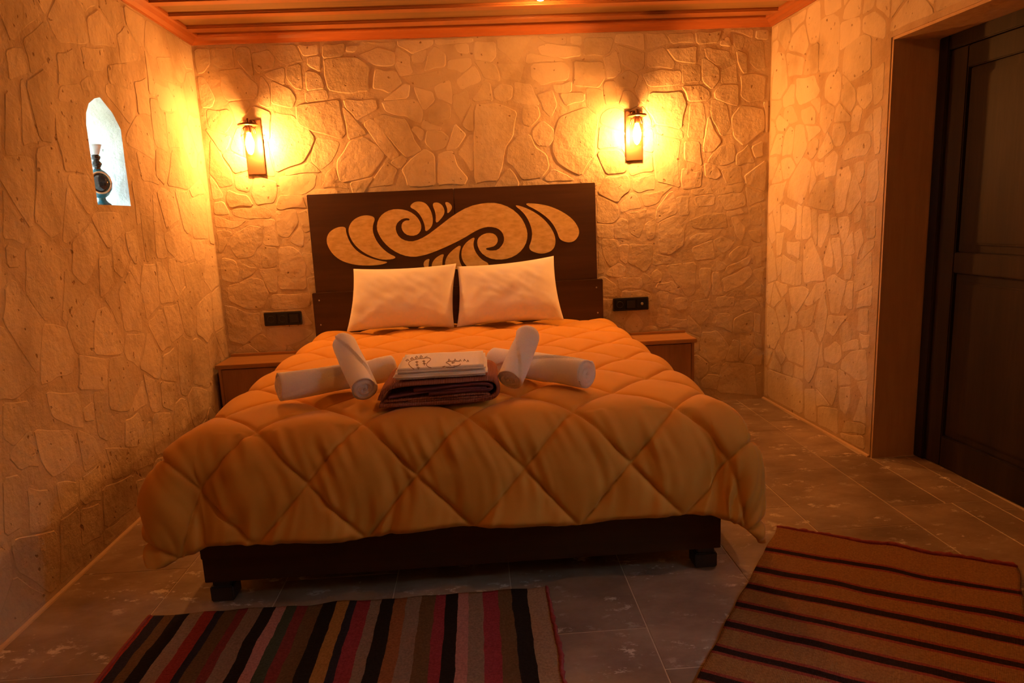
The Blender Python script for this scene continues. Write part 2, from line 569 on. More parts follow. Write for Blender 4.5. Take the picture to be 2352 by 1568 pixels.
for i in range(8): bm.faces.new((a0[i], a0[(i + 1) % 8], a1[(i + 1) % 8], a1[i]))
WR = from_bm('wall_right', bm, M_MORTAR2); struct(WR, 'limestone wall of elongated stones beside the door recess', 'wall')
# door recess lining
for (p, q, nm) in (((DY0, -.02), (DY0, DZ), 'jamb_lining'), ((DY1, -.02), (DY1, DZ), 'jamb_lining')):
    s = -1 if p[0] == DY0 else 1
    t = .012 * s
    hexa(nm, [right3(p[0], p[1], -.004), right3(p[0] + t, p[1], -.004), right3(p[0] + t, p[1], -DD - .03), right3(p[0], p[1], -DD - .03),
              right3(q[0], q[1], -.004), right3(q[0] + t, q[1], -.004), right3(q[0] + t, q[1], -DD - .03), right3(q[0], q[1], -DD - .03)], M_JAMB, WR)
hexa('lintel_lining', [right3(DY0, DZ - .012, -.004), right3(DY1, DZ - .012, -.004), right3(DY1, DZ - .012, -DD - .03), right3(DY0, DZ - .012, -DD - .03),
                       right3(DY0, DZ, -.004), right3(DY1, DZ, -.004), right3(DY1, DZ, -DD - .03), right3(DY0, DZ, -DD - .03)], M_JAMB, WR)

# window in the door wall, beside the camera
rv = [right3(a, b, d) for d in (0, -WT) for a, b in hole]
pyd('window_reveal', rv, [(i, (i + 1) % 4, 4 + (i + 1) % 4, 4 + i) for i in range(4)], M_REVEAL, WR, smooth=False)
WIN2 = bpy.data.objects.new('window_2', None); COL.objects.link(WIN2); WIN2.location = tuple(right3((WY0 + WY1) / 2, WZ0, -.2))
struct(WIN2, 'wooden framed window in the door wall', 'window')
def wbar(name, ya, yb, za, zb, d0, d1, mat):
    hexa(name, [right3(ya, za, -d0), right3(yb, za, -d0), right3(yb, za, -d1), right3(ya, za, -d1),
                right3(ya, zb, -d0), right3(yb, zb, -d0), right3(yb, zb, -d1), right3(ya, zb, -d1)], mat, WIN2)
wm = (WY0 + WY1) / 2
for q in ((WY0, WY0 + .035, WZ0, WZ1), (WY1 - .035, WY1, WZ0, WZ1), (WY0 + .035, WY1 - .035, WZ0, WZ0 + .035), (WY0 + .035, WY1 - .035, WZ1 - .035, WZ1), (wm - .018, wm + .018, WZ0 + .035, WZ1 - .035)):
    wbar('window_frame', *q, .20, .24, M_DOOR)
for ya, yb in ((WY0 + .035, wm - .018), (wm + .018, WY1 - .035)):
    wbar('pane', ya, yb, WZ0 + .035, WZ1 - .035, .218, .222, M_PANE)
SKY_BLOCK = box('wall_sky_blocker', (3.35, YB - .5, -.1), (3.65, .3, 2.48), M_TRAV, bevel=.01)  # unseen wall, added outside to keep low skylight off the niche wall
struct(SKY_BLOCK, 'unseen wall added outside the window to block the low sky', 'wall')
# rear wall behind the camera
WQ = box('wall_rear', (-2.3, YB - .3, -.1), (2.7, YB, ZC + .08), M_MORTAR, bevel=0)
struct(WQ, 'plain plastered wall opposite the headboard', 'wall')

# ceiling: deck, boards, raised battens
CE = box('ceiling', (-2.3, YB - .4, ZC + .02), (2.7, .4, ZC + .12), M_PLANK, bevel=0)
struct(CE, 'varnished wooden board ceiling with raised battens', 'ceiling')
edges = [0.0, -.128, -.218, -.372, -.445, -.585]
y = 0.0
bands = [('ceiling_board', 0.0, -.128), ('batten', -.128, -.216), ('ceiling_board', -.216, -.374), ('batten', -.374, -.446), ('ceiling_board', -.446, -.592), ('batten', -.592, -.664)]
yy = -.664
while yy > YB + .03:
    bands.append(('ceiling_board', yy, max(yy - .15, YB))); yy -= .15
    if yy - .072 > YB: bands.append(('batten', yy, yy - .072))
    yy -= .072
for nm, ya, yb in bands:
    if nm == 'batten':
        ob = box('batten', (xl(ya) + .002, yb, ZC - .016), (xr(yb) - .002, ya, ZC + .02), M_BATTEN, CE, bevel=.007, seg=2, loc=(0, ya, ZC))
    else:
        ob = box('ceiling_board', (xl(ya) + .002, yb + .002, ZC), (xr(yb) - .002, ya - .002, ZC + .02), M_PLANK, CE, bevel=.002, seg=1, loc=(0, ya, ZC))
# crown mouldings: profile offsets (out from wall, z)
PRO = [(0, 2.252), (.010, 2.250), (.014, 2.256), (.036, 2.266), (.050, 2.280), (.062, 2.284), (.066, 2.290), (.066, ZC + .002), (0, ZC + .002)]
def crown(name, A, B, na, nb, mat, label):
    v, f = [], []
    for P, nn in ((A, na), (B, nb)):
        for o, z in PRO: v.append((P[0] + nn[0] * o, P[1] + nn[1] * o, z))
    k = len(PRO)
    for i in range(k): f.append((i, (i + 1) % k, k + (i + 1) % k, k + i))
    f.append(tuple(range(k))[::-1]); f.append(tuple(range(k, 2 * k)))
    o = pyd(name, v, f, mat, smooth=False)
    struct(o, label, 'moulding')
crown('trim_1', (xl(0), 0), (xr(0), 0), (1, -1), (-1, -1), M_CROWN_X, 'orange stained crown moulding along the headboard wall')
crown('trim_2', (xl(YB), YB), (xl(0), 0), (1, 1), (1, -1), M_CROWN_Y, 'orange stained crown moulding above the niche window')
crown('trim_3', (xr(0), 0), (xr(YB), YB), (-1, -1), (-1, 1), M_CROWN_Y, 'orange stained crown moulding above the door recess')
# thin grout bead where walls meet floor
def bead(name, A, B, n2, label):
    v = []
    for P in (A, B):
        for o, z in ((0, 0), (.012, 0), (.010, .006), (0, .010)):
            v.append((P[0] + n2[0] * o, P[1] + n2[1] * o, z + .0005))
    o = pyd(name, v, [(0, 1, 5, 4), (1, 2, 6, 5), (2, 3, 7, 6), (3, 0, 4, 7), (3, 2, 1, 0), (4, 5, 6, 7)], M_SKIRT, smooth=False)
    struct(o, label, 'trim')
bead('baseboard_left', (xl(YB), YB), (xl(0), 0), (1, 0), 'thin pale grout line at the foot of the niche wall')
bead('baseboard_right', (xr(0), 0), (xr(DY0), DY0), (-1, 0), 'thin pale grout line at the foot of the door wall')

# ------------------------------------------------------------------ wall stones
def pin(p, poly):
    x, y = p; c = False; j = len(poly) - 1
    for i in range(len(poly)):
        xi, yi = poly[i]; xj, yj = poly[j]
        if (yi > y) != (yj > y) and x < (xj - xi) * (y - yi) / (yj - yi) + xi: c = not c
        j = i
    return c
def area(p):
    return .5 * sum(p[i][0] * p[(i + 1) % len(p)][1] - p[(i + 1) % len(p)][0] * p[i][1] for i in range(len(p)))
def clip_half(poly, m, d):
    """keep points with (p-m).d <= 0"""
    out = []
    k = len(poly)
    for i in range(k):
        a, b = poly[i], poly[(i + 1) % k]
        da = (a[0] - m[0]) * d[0] + (a[1] - m[1]) * d[1]
        db = (b[0] - m[0]) * d[0] + (b[1] - m[1]) * d[1]
        if da <= 0: out.append(a)
        if (da < 0 < db) or (db < 0 < da):
            t = da / (da - db)
            out.append((a[0] + (b[0] - a[0]) * t, a[1] + (b[1] - a[1]) * t))
    return out
def rect_clip(poly, r):
    for m, d in (((r[0], 0), (-1, 0)), ((r[1], 0), (1, 0)), ((0, r[2]), (0, -1)), ((0, r[3]), (0, 1))):
        if len(poly) < 3: return []
        poly = clip_half(poly, m, d)
    return poly
def shrink(poly, g):
    c = np.mean(np.array(poly), axis=0)
    out = []
    for p in poly:
        v = c - np.array(p); L = np.linalg.norm(v)
        out.append(tuple(np.array(p) + v * min(.35, g / max(L, 1e-6))))
    return out

def make_stone(poly, h, to3, wall, rng):
    if area(poly) < 0: poly = poly[::-1]
    # rough edges
    pts = []
    k = len(poly)
    for i in range(k):
        a, b = np.array(poly[i]), np.array(poly[(i + 1) % k])
        L = np.linalg.norm(b - a)
        pts.append(a)
        if L > .09:
            nn = np.array((-(b - a)[1], (b - a)[0])) / L
            pts.append((a + b) / 2 + nn * rng.uniform(-.009, .009))
    pts = chaikin(pts, True, 1, .16)
    c = sum(pts) / len(pts)
    tilt = np.array((rng.uniform(-.012, .012), rng.uniform(-.012, .012)))
    rings = []
    for ins, hh in ((0, -.001), (.0045 + h * .6, h)):
        ring = []
        for p in pts:
            v = c - p; L = np.linalg.norm(v)
            q = p + v * min(.3, ins / max(L, 1e-6))
            hz = hh + ((q - c) @ tilt if hh > 0 else 0)
            ring.append(to3(q[0], q[1], max(hz, -.003) if hh < 0 else max(hz, .0012)))
        rings.append(ring)
    cen = to3(c[0], c[1], h + rng.uniform(0, .0006))
    m = len(pts)
    V = rings[0] + rings[1] + [cen]
    F = []
    for i in range(m):
        j = (i + 1) % m
        F.append((i, j, m + j, m + i)); F.append((m + i, m + j, 2 * m))
    me = bpy.data.meshes.new('stone')
    me.from_pydata([tuple(map(float, p)) for p in V], [], F)
    bm = bmesh.new(); bm.from_mesh(me); bmesh.ops.recalc_face_normals(bm, faces=bm.faces)
    # outward = towards room
    nrm = Vector(tuple(to3(c[0], c[1], 1) - to3(c[0], c[1], 0)))
    bm.faces.ensure_lookup_table()
    if bm.faces[1].normal.dot(nrm) < 0: bmesh.ops.reverse_faces(bm, faces=bm.faces)
    bm.to_mesh(me); bm.free()
    o = link('stone', me, M_STONE, wall, False, loc=tuple(map(float, to3(c[0], c[1], 0))))
    return o

def lay_stones(wall, to3, rect, traced, holes, mind, hfun, seed, aspect=1.0, limit=290):
    rng = random.Random(seed)
    kept = []
    for poly in traced:
        poly = rect_clip([tuple(p) for p in poly], rect)
        if len(poly) < 3 or abs(area(poly)) < .0012: continue
        c = np.mean(np.array(poly), axis=0)
        test = [tuple(c)] + [tuple(np.array(p) * .6 + c * .4) for p in poly] + [tuple(np.array(p) * .85 + c * .15) for p in poly]
        bad = sum(1 for t in test for q in kept if pin(t, q))
        if bad > 1: continue
        if any(pin(t, hh) for t in test for hh in holes) : continue
        kept.append(poly)
    obst = [(q if area(q) > 0 else q[::-1]) for q in kept + holes]
    def edge_sep(p, q):
        # supporting edge of (roughly convex) outline q that best separates p: (signed distance, point, outward normal)
        best = (-9, None, None)
        k = len(q)
        for j in range(k):
            a, b = q[j], q[(j + 1) % k]
            L = math.hypot(b[0] - a[0], b[1] - a[1])
            if L < .004: continue
            n_ = ((b[1] - a[1]) / L, -(b[0] - a[0]) / L)
            off = max((c[0] - a[0]) * n_[0] + (c[1] - a[1]) * n_[1] for c in q)
            d = (p[0] - a[0]) * n_[0] + (p[1] - a[1]) * n_[1] - off
            if d > best[0]: best = (d, (a[0] + n_[0] * off, a[1] + n_[1] * off), n_)
        return best
    free = []
    for tries in range(9000):
        p = (rng.uniform(rect[0], rect[1]), rng.uniform(rect[2], rect[3]))
        md = mind * rng.uniform(.7, 1.25)
        if free:
            fa = np.array(free)
            if np.min(np.hypot(fa[:, 0] - p[0], (fa[:, 1] - p[1]) / aspect)) < md: continue
        if any(pin(p, q) for q in obst): continue
        if any(abs(np.mean([c[0] for c in q]) - p[0]) < .6 and edge_sep(p, q)[0] < .022 for q in obst): continue
        free.append(p)
    allp = np.array(free)
    cells = []
    for p in free:
        d = np.hypot(allp[:, 0] - p[0], allp[:, 1] - p[1])
        idx = np.argsort(d)[1:24]
        R = mind * 1.25
        poly = rect_clip([(p[0] - R, p[1] - R * aspect), (p[0] + R, p[1] - R * aspect), (p[0] + R, p[1] + R * aspect), (p[0] - R, p[1] + R * aspect)], rect)
        for j in idx:
            q = allp[j]
            poly = clip_half(poly, ((p[0] + q[0]) / 2, (p[1] + q[1]) / 2), (q[0] - p[0], q[1] - p[1]))
            if len(poly) < 3: break
        for q in obst:
            if len(poly) < 3: break
            if min(math.hypot(c[0] - p[0], c[1] - p[1]) for c in q) > 1.2: continue
            dd, pt, n_ = edge_sep(p, q)
            poly = clip_half(poly, pt, (-n_[0], -n_[1]))
        if len(poly) >= 3 and abs(area(poly)) > .0022:
            pp = [poly[0]]
            for q in poly[1:]:
                if math.hypot(q[0] - pp[-1][0], q[1] - pp[-1][1]) > .012: pp.append(q)
            if len(pp) >= 3: cells.append(pp)
    cnt = 0
    for poly in kept:
        if cnt >= limit: break
        make_stone(shrink(poly, -.002), hfun(poly, rng, True), to3, wall, rng); cnt += 1
    for poly in cells:
        if cnt >= limit: break
        make_stone(shrink(poly, rng.uniform(.002, .009)), hfun(poly, rng, False), to3, wall, rng); cnt += 1

def conv(crops, fn):
    out = []
    for (x0, y0, s, polys) in crops:
        for p in polys:
            out.append([fn(x0 + a / s, y0 + b / s) for a, b in p])
    return out
def P(*a): return [(a[i], a[i + 1]) for i in range(0, len(a), 2)]

right_tr = [(1740, 0, 2.8, [
    P(405,130,490,85,530,110,520,450,395,475), P(560,310,690,215,735,230,735,440,600,530,545,470), P(250,500,370,480,405,580,380,630,270,680,245,620),
    P(175,700,225,680,265,780,215,800,165,750), P(280,705,350,675,380,720,375,800,300,800,282,760), P(410,680,460,660,500,690,490,760,435,870,400,800),
    P(490,795,560,790,575,860,540,940,500,945,475,880), P(565,930,620,880,730,860,735,930,700,1000,560,1035,540,1010), P(330,920,375,880,400,900,385,980,350,1030,320,1000),
    P(290,1010,350,1050,340,1150,290,1320,190,1270,205,1160,250,1080), P(62,1010,125,1005,135,1060,100,1150,62,1170), P(385,1165,455,1150,490,1200,490,1320,465,1360,320,1320,350,1230),
    P(370,1030,430,1040,430,1110,380,1140,365,1090), P(150,1330,180,1310,250,1350,245,1440,220,1490,150,1450), P(390,1380,465,1370,465,1470,410,1600,387,1580),
    P(515,1400,585,1390,600,1440,580,1530,550,1580,530,1500), P(615,1060,690,1035,690,1120,660,1190), P(620,1360,660,1300,680,1350,665,1420,620,1440),
    P(695,1325,765,1320,760,1530,700,1540), P(640,560,740,520,745,640,690,710,640,640), P(610,720,640,670,680,700,650,850,600,850), P(690,780,740,720,745,845,685,850),
    P(515,1090,590,1060,610,1130,560,1360,505,1380,500,1200), P(140,1180,190,1160,160,1290,62,1390,62,1200), P(130,330,180,350,200,560,150,640,90,640,105,450),
    P(710,1060,775,1010,785,1200,755,1300,695,1300)]),
 (1740, 500, 2.8, [
    P(295,185,350,120,420,300,435,410,300,425,290,330), P(440,390,490,360,575,415,545,530,530,620,470,615), P(425,270,465,120,490,270,485,325,430,310),
    P(160,230,250,290,240,440,150,410), P(62,100,115,260,130,400,66,420), P(120,100,175,90,155,240,125,250), P(185,150,275,150,270,270,190,230),
    P(115,580,175,510,205,640,195,700,155,755), P(400,520,435,480,455,600,430,750,405,810,365,700), P(270,600,350,570,385,545,350,690,290,705,260,660),
    P(525,730,575,655,610,720,605,790,540,810), P(425,840,500,790,540,830,545,900,490,945,430,920), P(545,910,600,860,700,850,705,1040,640,1050,530,970),
    P(390,970,450,965,515,990,515,1100,480,1215,420,1140,365,1080), P(300,1100,370,1100,380,1320,300,1290), P(387,1220,470,1220,520,1230,520,1400,387,1330),
    P(525,1090,600,1085,600,1180,570,1270,530,1230), P(665,1140,690,1200,698,1330,610,1310,640,1230), P(625,330,735,210,740,430,620,480), P(550,250,610,240,615,330,600,400,560,400),
    P(620,100,670,60,690,150,640,280), P(180,740,280,710,300,850,295,960,200,920,165,850), P(300,720,360,740,400,830,380,960,330,1070,300,1020), P(530,1380,680,1400,695,1490,540,1420),
    P(62,560,110,590,150,760,110,850,62,830), P(200,450,300,440,340,470,250,620,215,560), P(650,590,715,580,715,740,640,730), P(62,970,290,1045,290,1270,66,1150)])]
back_tr = [(1360, 430, 3.136, [
    P(270,405,440,410,430,550,380,615,255,545), P(425,620,465,585,505,620,500,680,440,690), P(695,370,790,325,880,335,830,390,740,425), P(870,385,930,350,1030,390,1000,440,940,480),
    P(980,490,1060,420,1135,425,1110,500,1010,545), P(1000,215,1040,205,1110,290,1080,390,1040,350), P(1120,310,1220,300,1220,400,1150,390), P(530,560,750,535,740,770,680,790,600,690),
    P(775,580,860,580,860,690,820,800,780,700), P(930,660,1130,560,1160,620,1100,690,950,760), P(1100,730,1180,660,1220,700,1215,780,1110,785), P(900,910,1015,915,1010,1050,880,1000),
    P(1150,440,1220,420,1220,570,1190,580), P(790,1040,900,1030,990,1150,960,1230,860,1280,770,1210), P(1070,1060,1170,1060,1150,1170,1080,1260,1060,1230), P(1160,900,1220,920,1210,1050,1165,1040),
    P(940,1260,1170,1280,1190,1500,900,1480), P(700,230,800,195,960,185,980,290,840,300,720,290), P(470,260,600,200,670,320,660,420,560,490,480,470), P(260,180,390,150,390,220,340,370,270,330),
    P(730,70,890,45,880,130,750,140), P(380,260,460,215,450,370,400,385), P(70,370,190,380,190,540,130,580,80,500), P(600,70,700,60,700,200,630,210), P(180,650,360,650,360,730,190,740),
    P(890,520,970,550,950,600,900,600), P(1060,820,1170,800,1210,850,1100,900), P(890,790,1030,790,1020,860,900,870), P(1120,150,1220,110,1220,280,1130,270), P(900,60,1100,40,1110,130,960,170),
    P(480,740,560,760,550,870,490,860), P(590,800,690,800,690,880,600,890), P(720,820,840,800,870,900,780,1000,710,930), P(560,940,690,950,690,1010,560,1000)]),
 (1090, 60, 3.36, [
    P(0,600,150,590,330,660,300,850,240,940,180,1200,0,1220), P(250,940,330,850,430,830,470,930,560,990,580,1090,520,1170,370,1190,290,1080,245,1050), P(360,680,380,600,490,610,510,690,430,780,370,760),
    P(445,800,520,720,610,790,620,870,570,930,490,930,440,860), P(480,530,600,490,640,610,590,710,530,650), P(140,500,200,440,295,460,290,560,210,590,150,560), P(0,110,160,120,170,230,130,280,0,260),
    P(480,160,560,130,820,160,820,230,700,250,500,220), P(840,90,1080,90,1050,200,990,235,840,235), P(170,290,380,290,350,430,210,410), P(430,290,690,270,740,330,720,420,520,460,430,400),
    P(760,265,990,270,1010,400,960,480,760,460), P(650,520,850,510,850,580,700,620), P(650,700,860,620,960,700,940,980,820,1160,640,1060,595,960), P(600,1095,700,1140,780,1190,560,1200,530,1180),
    P(1090,400,1180,330,1270,380,1240,480,1100,480), P(1290,370,1440,330,1600,340,1600,450,1340,470), P(1350,510,1600,500,1640,600,1600,800,1400,760,1320,640), P(1660,590,1760,580,1790,740,1770,870,1640,860),
    P(1380,820,1590,870,1570,1050,1590,1250,1400,1200), P(1770,160,1960,190,1990,240,1880,310,1790,250), P(1960,70,1990,160,1890,150,1900,110), P(2000,50,2090,80,2070,190,2010,170),
    P(2110,180,2160,105,2230,110,2250,330,2180,340,2110,270), P(1900,340,2020,280,2030,440,1900,440), P(2050,380,2150,360,2250,390,2240,570,2110,590,2050,540), P(1830,560,1950,600,2000,830,1900,850,1830,720),
    P(1980,700,2050,610,2230,640,2240,800,2080,930,2000,860), P(1620,890,1740,890,1760,1080,1620,1040), P(1900,920,2000,900,2010,1040,1900,1080,1790,1050), P(1900,1110,2060,1080,2080,1200,1950,1230),
    P(2130,930,2230,880,2230,1010,2160,1020), P(1600,1090,1700,1130,1760,1110,1750,1240,1600,1260), P(1480,170,1720,150,1720,290,1550,270), P(1480,60,1690,50,1700,130,1520,140)]),
 (440, 90, 3.51, [
    P(840,530,1190,480,1220,640,1250,760,1210,810,960,740,850,680), P(1060,160,1330,140,1440,230,1430,420,1290,440,1100,410,1070,300), P(1330,130,1500,60,1640,110,1640,210,1470,210), P(1250,50,1350,50,1310,110,1240,100),
    P(930,140,1040,130,1040,270,930,210), P(920,250,1000,260,1050,300,1080,400,930,420), P(760,220,880,190,900,410,830,400,760,310), P(480,110,620,80,680,150,660,240,540,280,500,230),
    P(220,250,400,230,540,370,530,480,280,500,230,400), P(1170,980,1270,820,1390,780,1500,850,1560,930,1440,1110,1200,1160), P(1500,1070,1570,980,1660,1050,1620,1180,1420,1200),
    P(1690,1050,1750,980,1880,880,1960,930,1970,1180,1740,1190), P(1380,680,1450,630,1620,850,1680,940,1620,980,1530,900), P(1460,640,1540,600,1720,640,1800,820,1860,900,1740,960,1600,810),
    P(1760,730,1800,690,1880,740,1860,830), P(1890,740,2020,740,2080,790,2050,880,1950,910,1880,840), P(1910,560,1990,490,2090,530,2090,640,1980,690,1910,660), P(1530,500,1820,480,1870,590,1850,680,1730,620,1560,580),
    P(1480,230,1640,250,1700,360,1600,440,1460,400), P(1730,300,2020,240,2040,340,1900,400,1780,370), P(1770,130,1900,80,1880,190,1780,190), P(2060,170,2250,150,2260,210,2180,280,2060,240),
    P(2110,40,2230,30,2240,120,2150,110), P(2100,450,2220,400,2250,520,2180,680,2110,560), P(1980,930,2110,900,2140,1010,2230,1120,2200,1180,1980,1180), P(640,330,800,400,850,480,820,560,640,520),
    P(120,560,300,560,340,660,280,760,140,720), P(650,580,820,610,930,700,1000,800,900,1000,680,1080,640,900), P(1010,790,1200,830,1130,990,1040,1060,960,980), P(1040,1200,1080,1080,1150,1020,1180,1120,1280,1210),
    P(700,1110,1010,1080,1000,1190,920,1250,720,1250), P(150,800,250,950,320,1060,340,1180,230,1200,140,1080), P(1220,480,1480,480,1500,560,1330,660,1240,560)]),
 (460, 440, 3.92, [
    P(300,380,440,300,560,320,560,470,480,580,330,600,260,500), P(130,350,240,340,290,370,200,550,130,540), P(120,210,260,260,420,255,290,335,120,320), P(280,160,560,130,640,170,640,240,440,250,290,210),
    P(820,410,900,300,940,400,930,510,810,460), P(700,500,820,490,900,540,950,650,960,880,700,880), P(200,590,320,620,350,720,330,830,200,800,160,700), P(370,640,520,690,460,760,370,790),
    P(560,490,690,500,690,680,560,690), P(240,850,450,770,560,790,620,920,560,1050,420,1060,250,980), P(220,1020,400,1080,540,1090,560,1260,400,1380,240,1340), P(640,920,980,910,1000,1040,640,1060),
    P(600,1230,900,1210,1020,1260,900,1350,700,1400,590,1300), P(670,180,860,160,890,280,790,420,700,400)])]
left_tr = [(0, 100, 1.96, [
    P(240,260,340,260,380,420,385,590,290,580,250,420), P(110,170,200,110,250,200,240,450,180,440), P(160,470,240,460,300,600,280,850,230,880,150,800), P(10,640,60,740,130,850,110,910,10,880),
    P(110,920,190,890,290,980,280,1170,210,1260,110,1120), P(20,900,90,930,90,1010,30,1010), P(320,890,410,800,450,870,430,1000,380,1090,320,1030), P(500,920,540,870,580,980,550,1060,510,1020),
    P(560,850,610,830,630,960,610,1000,580,950), P(630,760,690,770,700,940,660,990), P(735,860,800,810,850,870,870,950,820,990,750,930), P(755,970,800,950,830,1090,800,1140,760,1050),
    P(640,990,700,990,720,1180,660,1250,630,1100), P(440,960,500,940,510,1080,450,1150), P(530,1110,580,1020,640,1120,640,1300,560,1300), P(430,1200,480,1180,560,1330,550,1400,420,1400),
    P(190,1260,300,1280,340,1400,330,1480,260,1500,180,1540), P(350,1400,480,1420,480,1560,350,1560), P(670,1200,720,1240,700,1330,650,1280), P(770,480,830,480,880,620,840,660,750,640),
    P(700,470,760,500,740,640,700,600), P(610,480,680,520,720,640,640,620), P(600,170,660,150,680,330,620,320), P(690,170,760,200,800,300,720,300), P(360,170,400,140,430,200,370,210),
    P(820,1000,890,980,910,1150,860,1200), P(850,700,920,680,940,880,870,880), P(20,200,90,260,100,500,20,500), P(20,30,100,20,130,130,40,170), P(480,100,570,90,580,200,490,180),
    P(700,60,770,60,800,180,730,160), P(250,40,330,20,330,180,260,190), P(360,10,470,20,470,120,380,120), P(730,1180,800,1170,830,1300,770,1350), P(800,1230,870,1220,880,1350,820,1370)]),
 (0, 700, 1.96, [
    P(350,240,470,240,480,420,400,420,360,330), P(490,240,560,230,620,380,580,480,490,470), P(190,170,320,170,330,300,320,510,190,360), P(370,470,420,430,430,520,380,530),
    P(560,520,620,480,650,560,620,640,560,640), P(640,300,700,340,720,480,680,480), P(720,340,790,350,780,480,730,460), P(10,440,130,430,130,560,60,640,10,600), P(340,560,430,600,460,700,380,760),
    P(150,560,320,560,350,690,240,780,180,700), P(250,800,350,800,350,900,280,950), P(460,820,600,760,620,900,470,1010), P(10,780,90,760,100,1000,20,1050), P(120,820,220,830,230,1010,130,1030), P(360,920,450,890,460,1040,370,1090)])]
fnB = lambda x, y: tuple(hitY(x, y, 0)[[0, 2]])
fnL = lambda x, y: tuple(hit(x, y, (1, SL, 0), XL)[[1, 2]])
fnR = lambda x, y: tuple(hit(x, y, (1, SR, 0), XR)[[1, 2]])
def hB(poly, rng, tr):
    z = np.mean([p[1] for p in poly])
    return rng.uniform(.0010, .0048) if z > 1.35 else rng.uniform(.0007, .0016)
lay_stones(WB, back3, (xl(0) + .012, xr(0) - .012, .02, 2.245), conv(back_tr, fnB),
           [[(-.93, .1), (.77, .1), (.77, 1.38), (-.93, 1.38)]], .125, hB, 3)
lay_stones(WL, left3, (-3.6, -.012, .02, 2.245), conv(left_tr, fnL),
           [[(a + (.03 if a > -1.12 else -.03), b + (.03 if b > 1.5 else -.03)) for a, b in NCH]], .20, lambda p, r, t: r.uniform(.0008, .0024), 5, aspect=1.25)
lay_stones(WR, right3, (-3.2, -.012, .02, 2.245), conv(right_tr, fnR),
           [[(DY1 - .04, 0), (DY0 + .035, 0), (DY0 + .035, DZ + .02), (DY1 - .04, DZ + .02)]], .12, lambda p, r, t: r.uniform(.0009, .0024), 9, aspect=1.3)

# ------------------------------------------------------------------ door in the recess
D0 = right3(DY0, 0, -DD)
DOOR = bpy.data.objects.new('door_1', None); COL.objects.link(DOOR); DOOR.location = tuple(D0)
struct(DOOR, 'dark brown panelled wooden door in a deep recess', 'door')
def dbox(name, ya, yb, za, zb, d0, d1, mat=M_DOOR, bevel=.004):
    return hexa(name, [right3(ya, za, -d0), right3(yb, za, -d0), right3(yb, za, -d1), right3(ya, za, -d1),
                       right3(ya, zb, -d0), right3(yb, zb, -d0), right3(yb, zb, -d1), right3(ya, zb, -d1)], mat, DOOR, bevel)
fy0, fy1 = DY0 - .014, DY1 + .014
top = DZ - .014
dbox('door_frame', fy0, fy0 - .06, 0.001, top, DD - .012, DD + .06)
dbox('door_frame', fy1 + .06, fy1, 0.001, top, DD - .012, DD + .06)
dbox('door_frame', fy0 - .06, fy1 + .06, top - .06, top, DD - .012, DD + .06)
ly0, ly1, lt = fy0 - .062, fy1 + .062, top - .062
dbox('leak_blocker', fy0, fy1, -.01, top, DD + .065, DD + .085)  # added behind the door to stop skylight leaking in under it
dbox('stile', ly0, ly0 - .10, .004, lt, DD, DD + .04)
dbox('stile', ly1 + .10, ly1, .004, lt, DD, DD + .04)
dbox('rail', ly0 - .10, ly1 + .10, .004, .15, DD, DD + .04)
dbox('rail', ly0 - .10, ly1 + .10, .895, .985, DD, DD + .04)
dbox('rail', ly0 - .10, ly1 + .10, lt - .09, lt, DD, DD + .04)
for za, zb in ((.15, .895), (.985, lt - .09)):
    dbox('panel', ly0 - .10, ly1 + .10, za, zb, DD + .016, DD + .034)
    dbox('raised_panel', ly0 - .135, ly1 + .135, za + .035, zb - .035, DD + .006, DD + .018, bevel=.008)

# ------------------------------------------------------------------ bed
BX0, BX1, BYF = -.917, .814, -2.044
BED = empty('bed', ((BX0 + BX1) / 2, -1.0, 0), 'dark wooden double bed with golden scroll headboard', 'bed')
box('front_board', (BX0, BYF, .078), (BX1, BYF + .03, .245), M_WENGE, BED, .002)
for x0, x1 in ((BX0 - .018, BX0 + .012), (BX1 - .018, BX1 + .004)):
    box('side_rail', (x0, BYF + .032, .145), (x1, -.078, .245), M_WENGE, BED, .002)
box('slat_base', (BX0 + .03, BYF + .04, .20), (BX1 - .03, -.08, .24), M_WENGE, BED, .002)
for fx, fy in ((BX0 + .045, BYF + .05), (BX1 - .045, BYF + .05), (BX0 + .045, -.16), (BX1 - .045, -.16)):
    bm = bmesh.new()
    bm_box(bm, (fx - .030, fy - .030, .052), (fx + .030, fy + .030, .078), .003)
    bm_box(bm, (fx - .038, fy - .038, 0.001), (fx + .038, fy + .038, .055), .004)
    from_bm('foot', bm, M_FOOT, BED)
box('mattress', (-.88, -1.98, .245), (.77, -.10, .530), M_WHITEIN, BED, .05, 4, smooth=True)
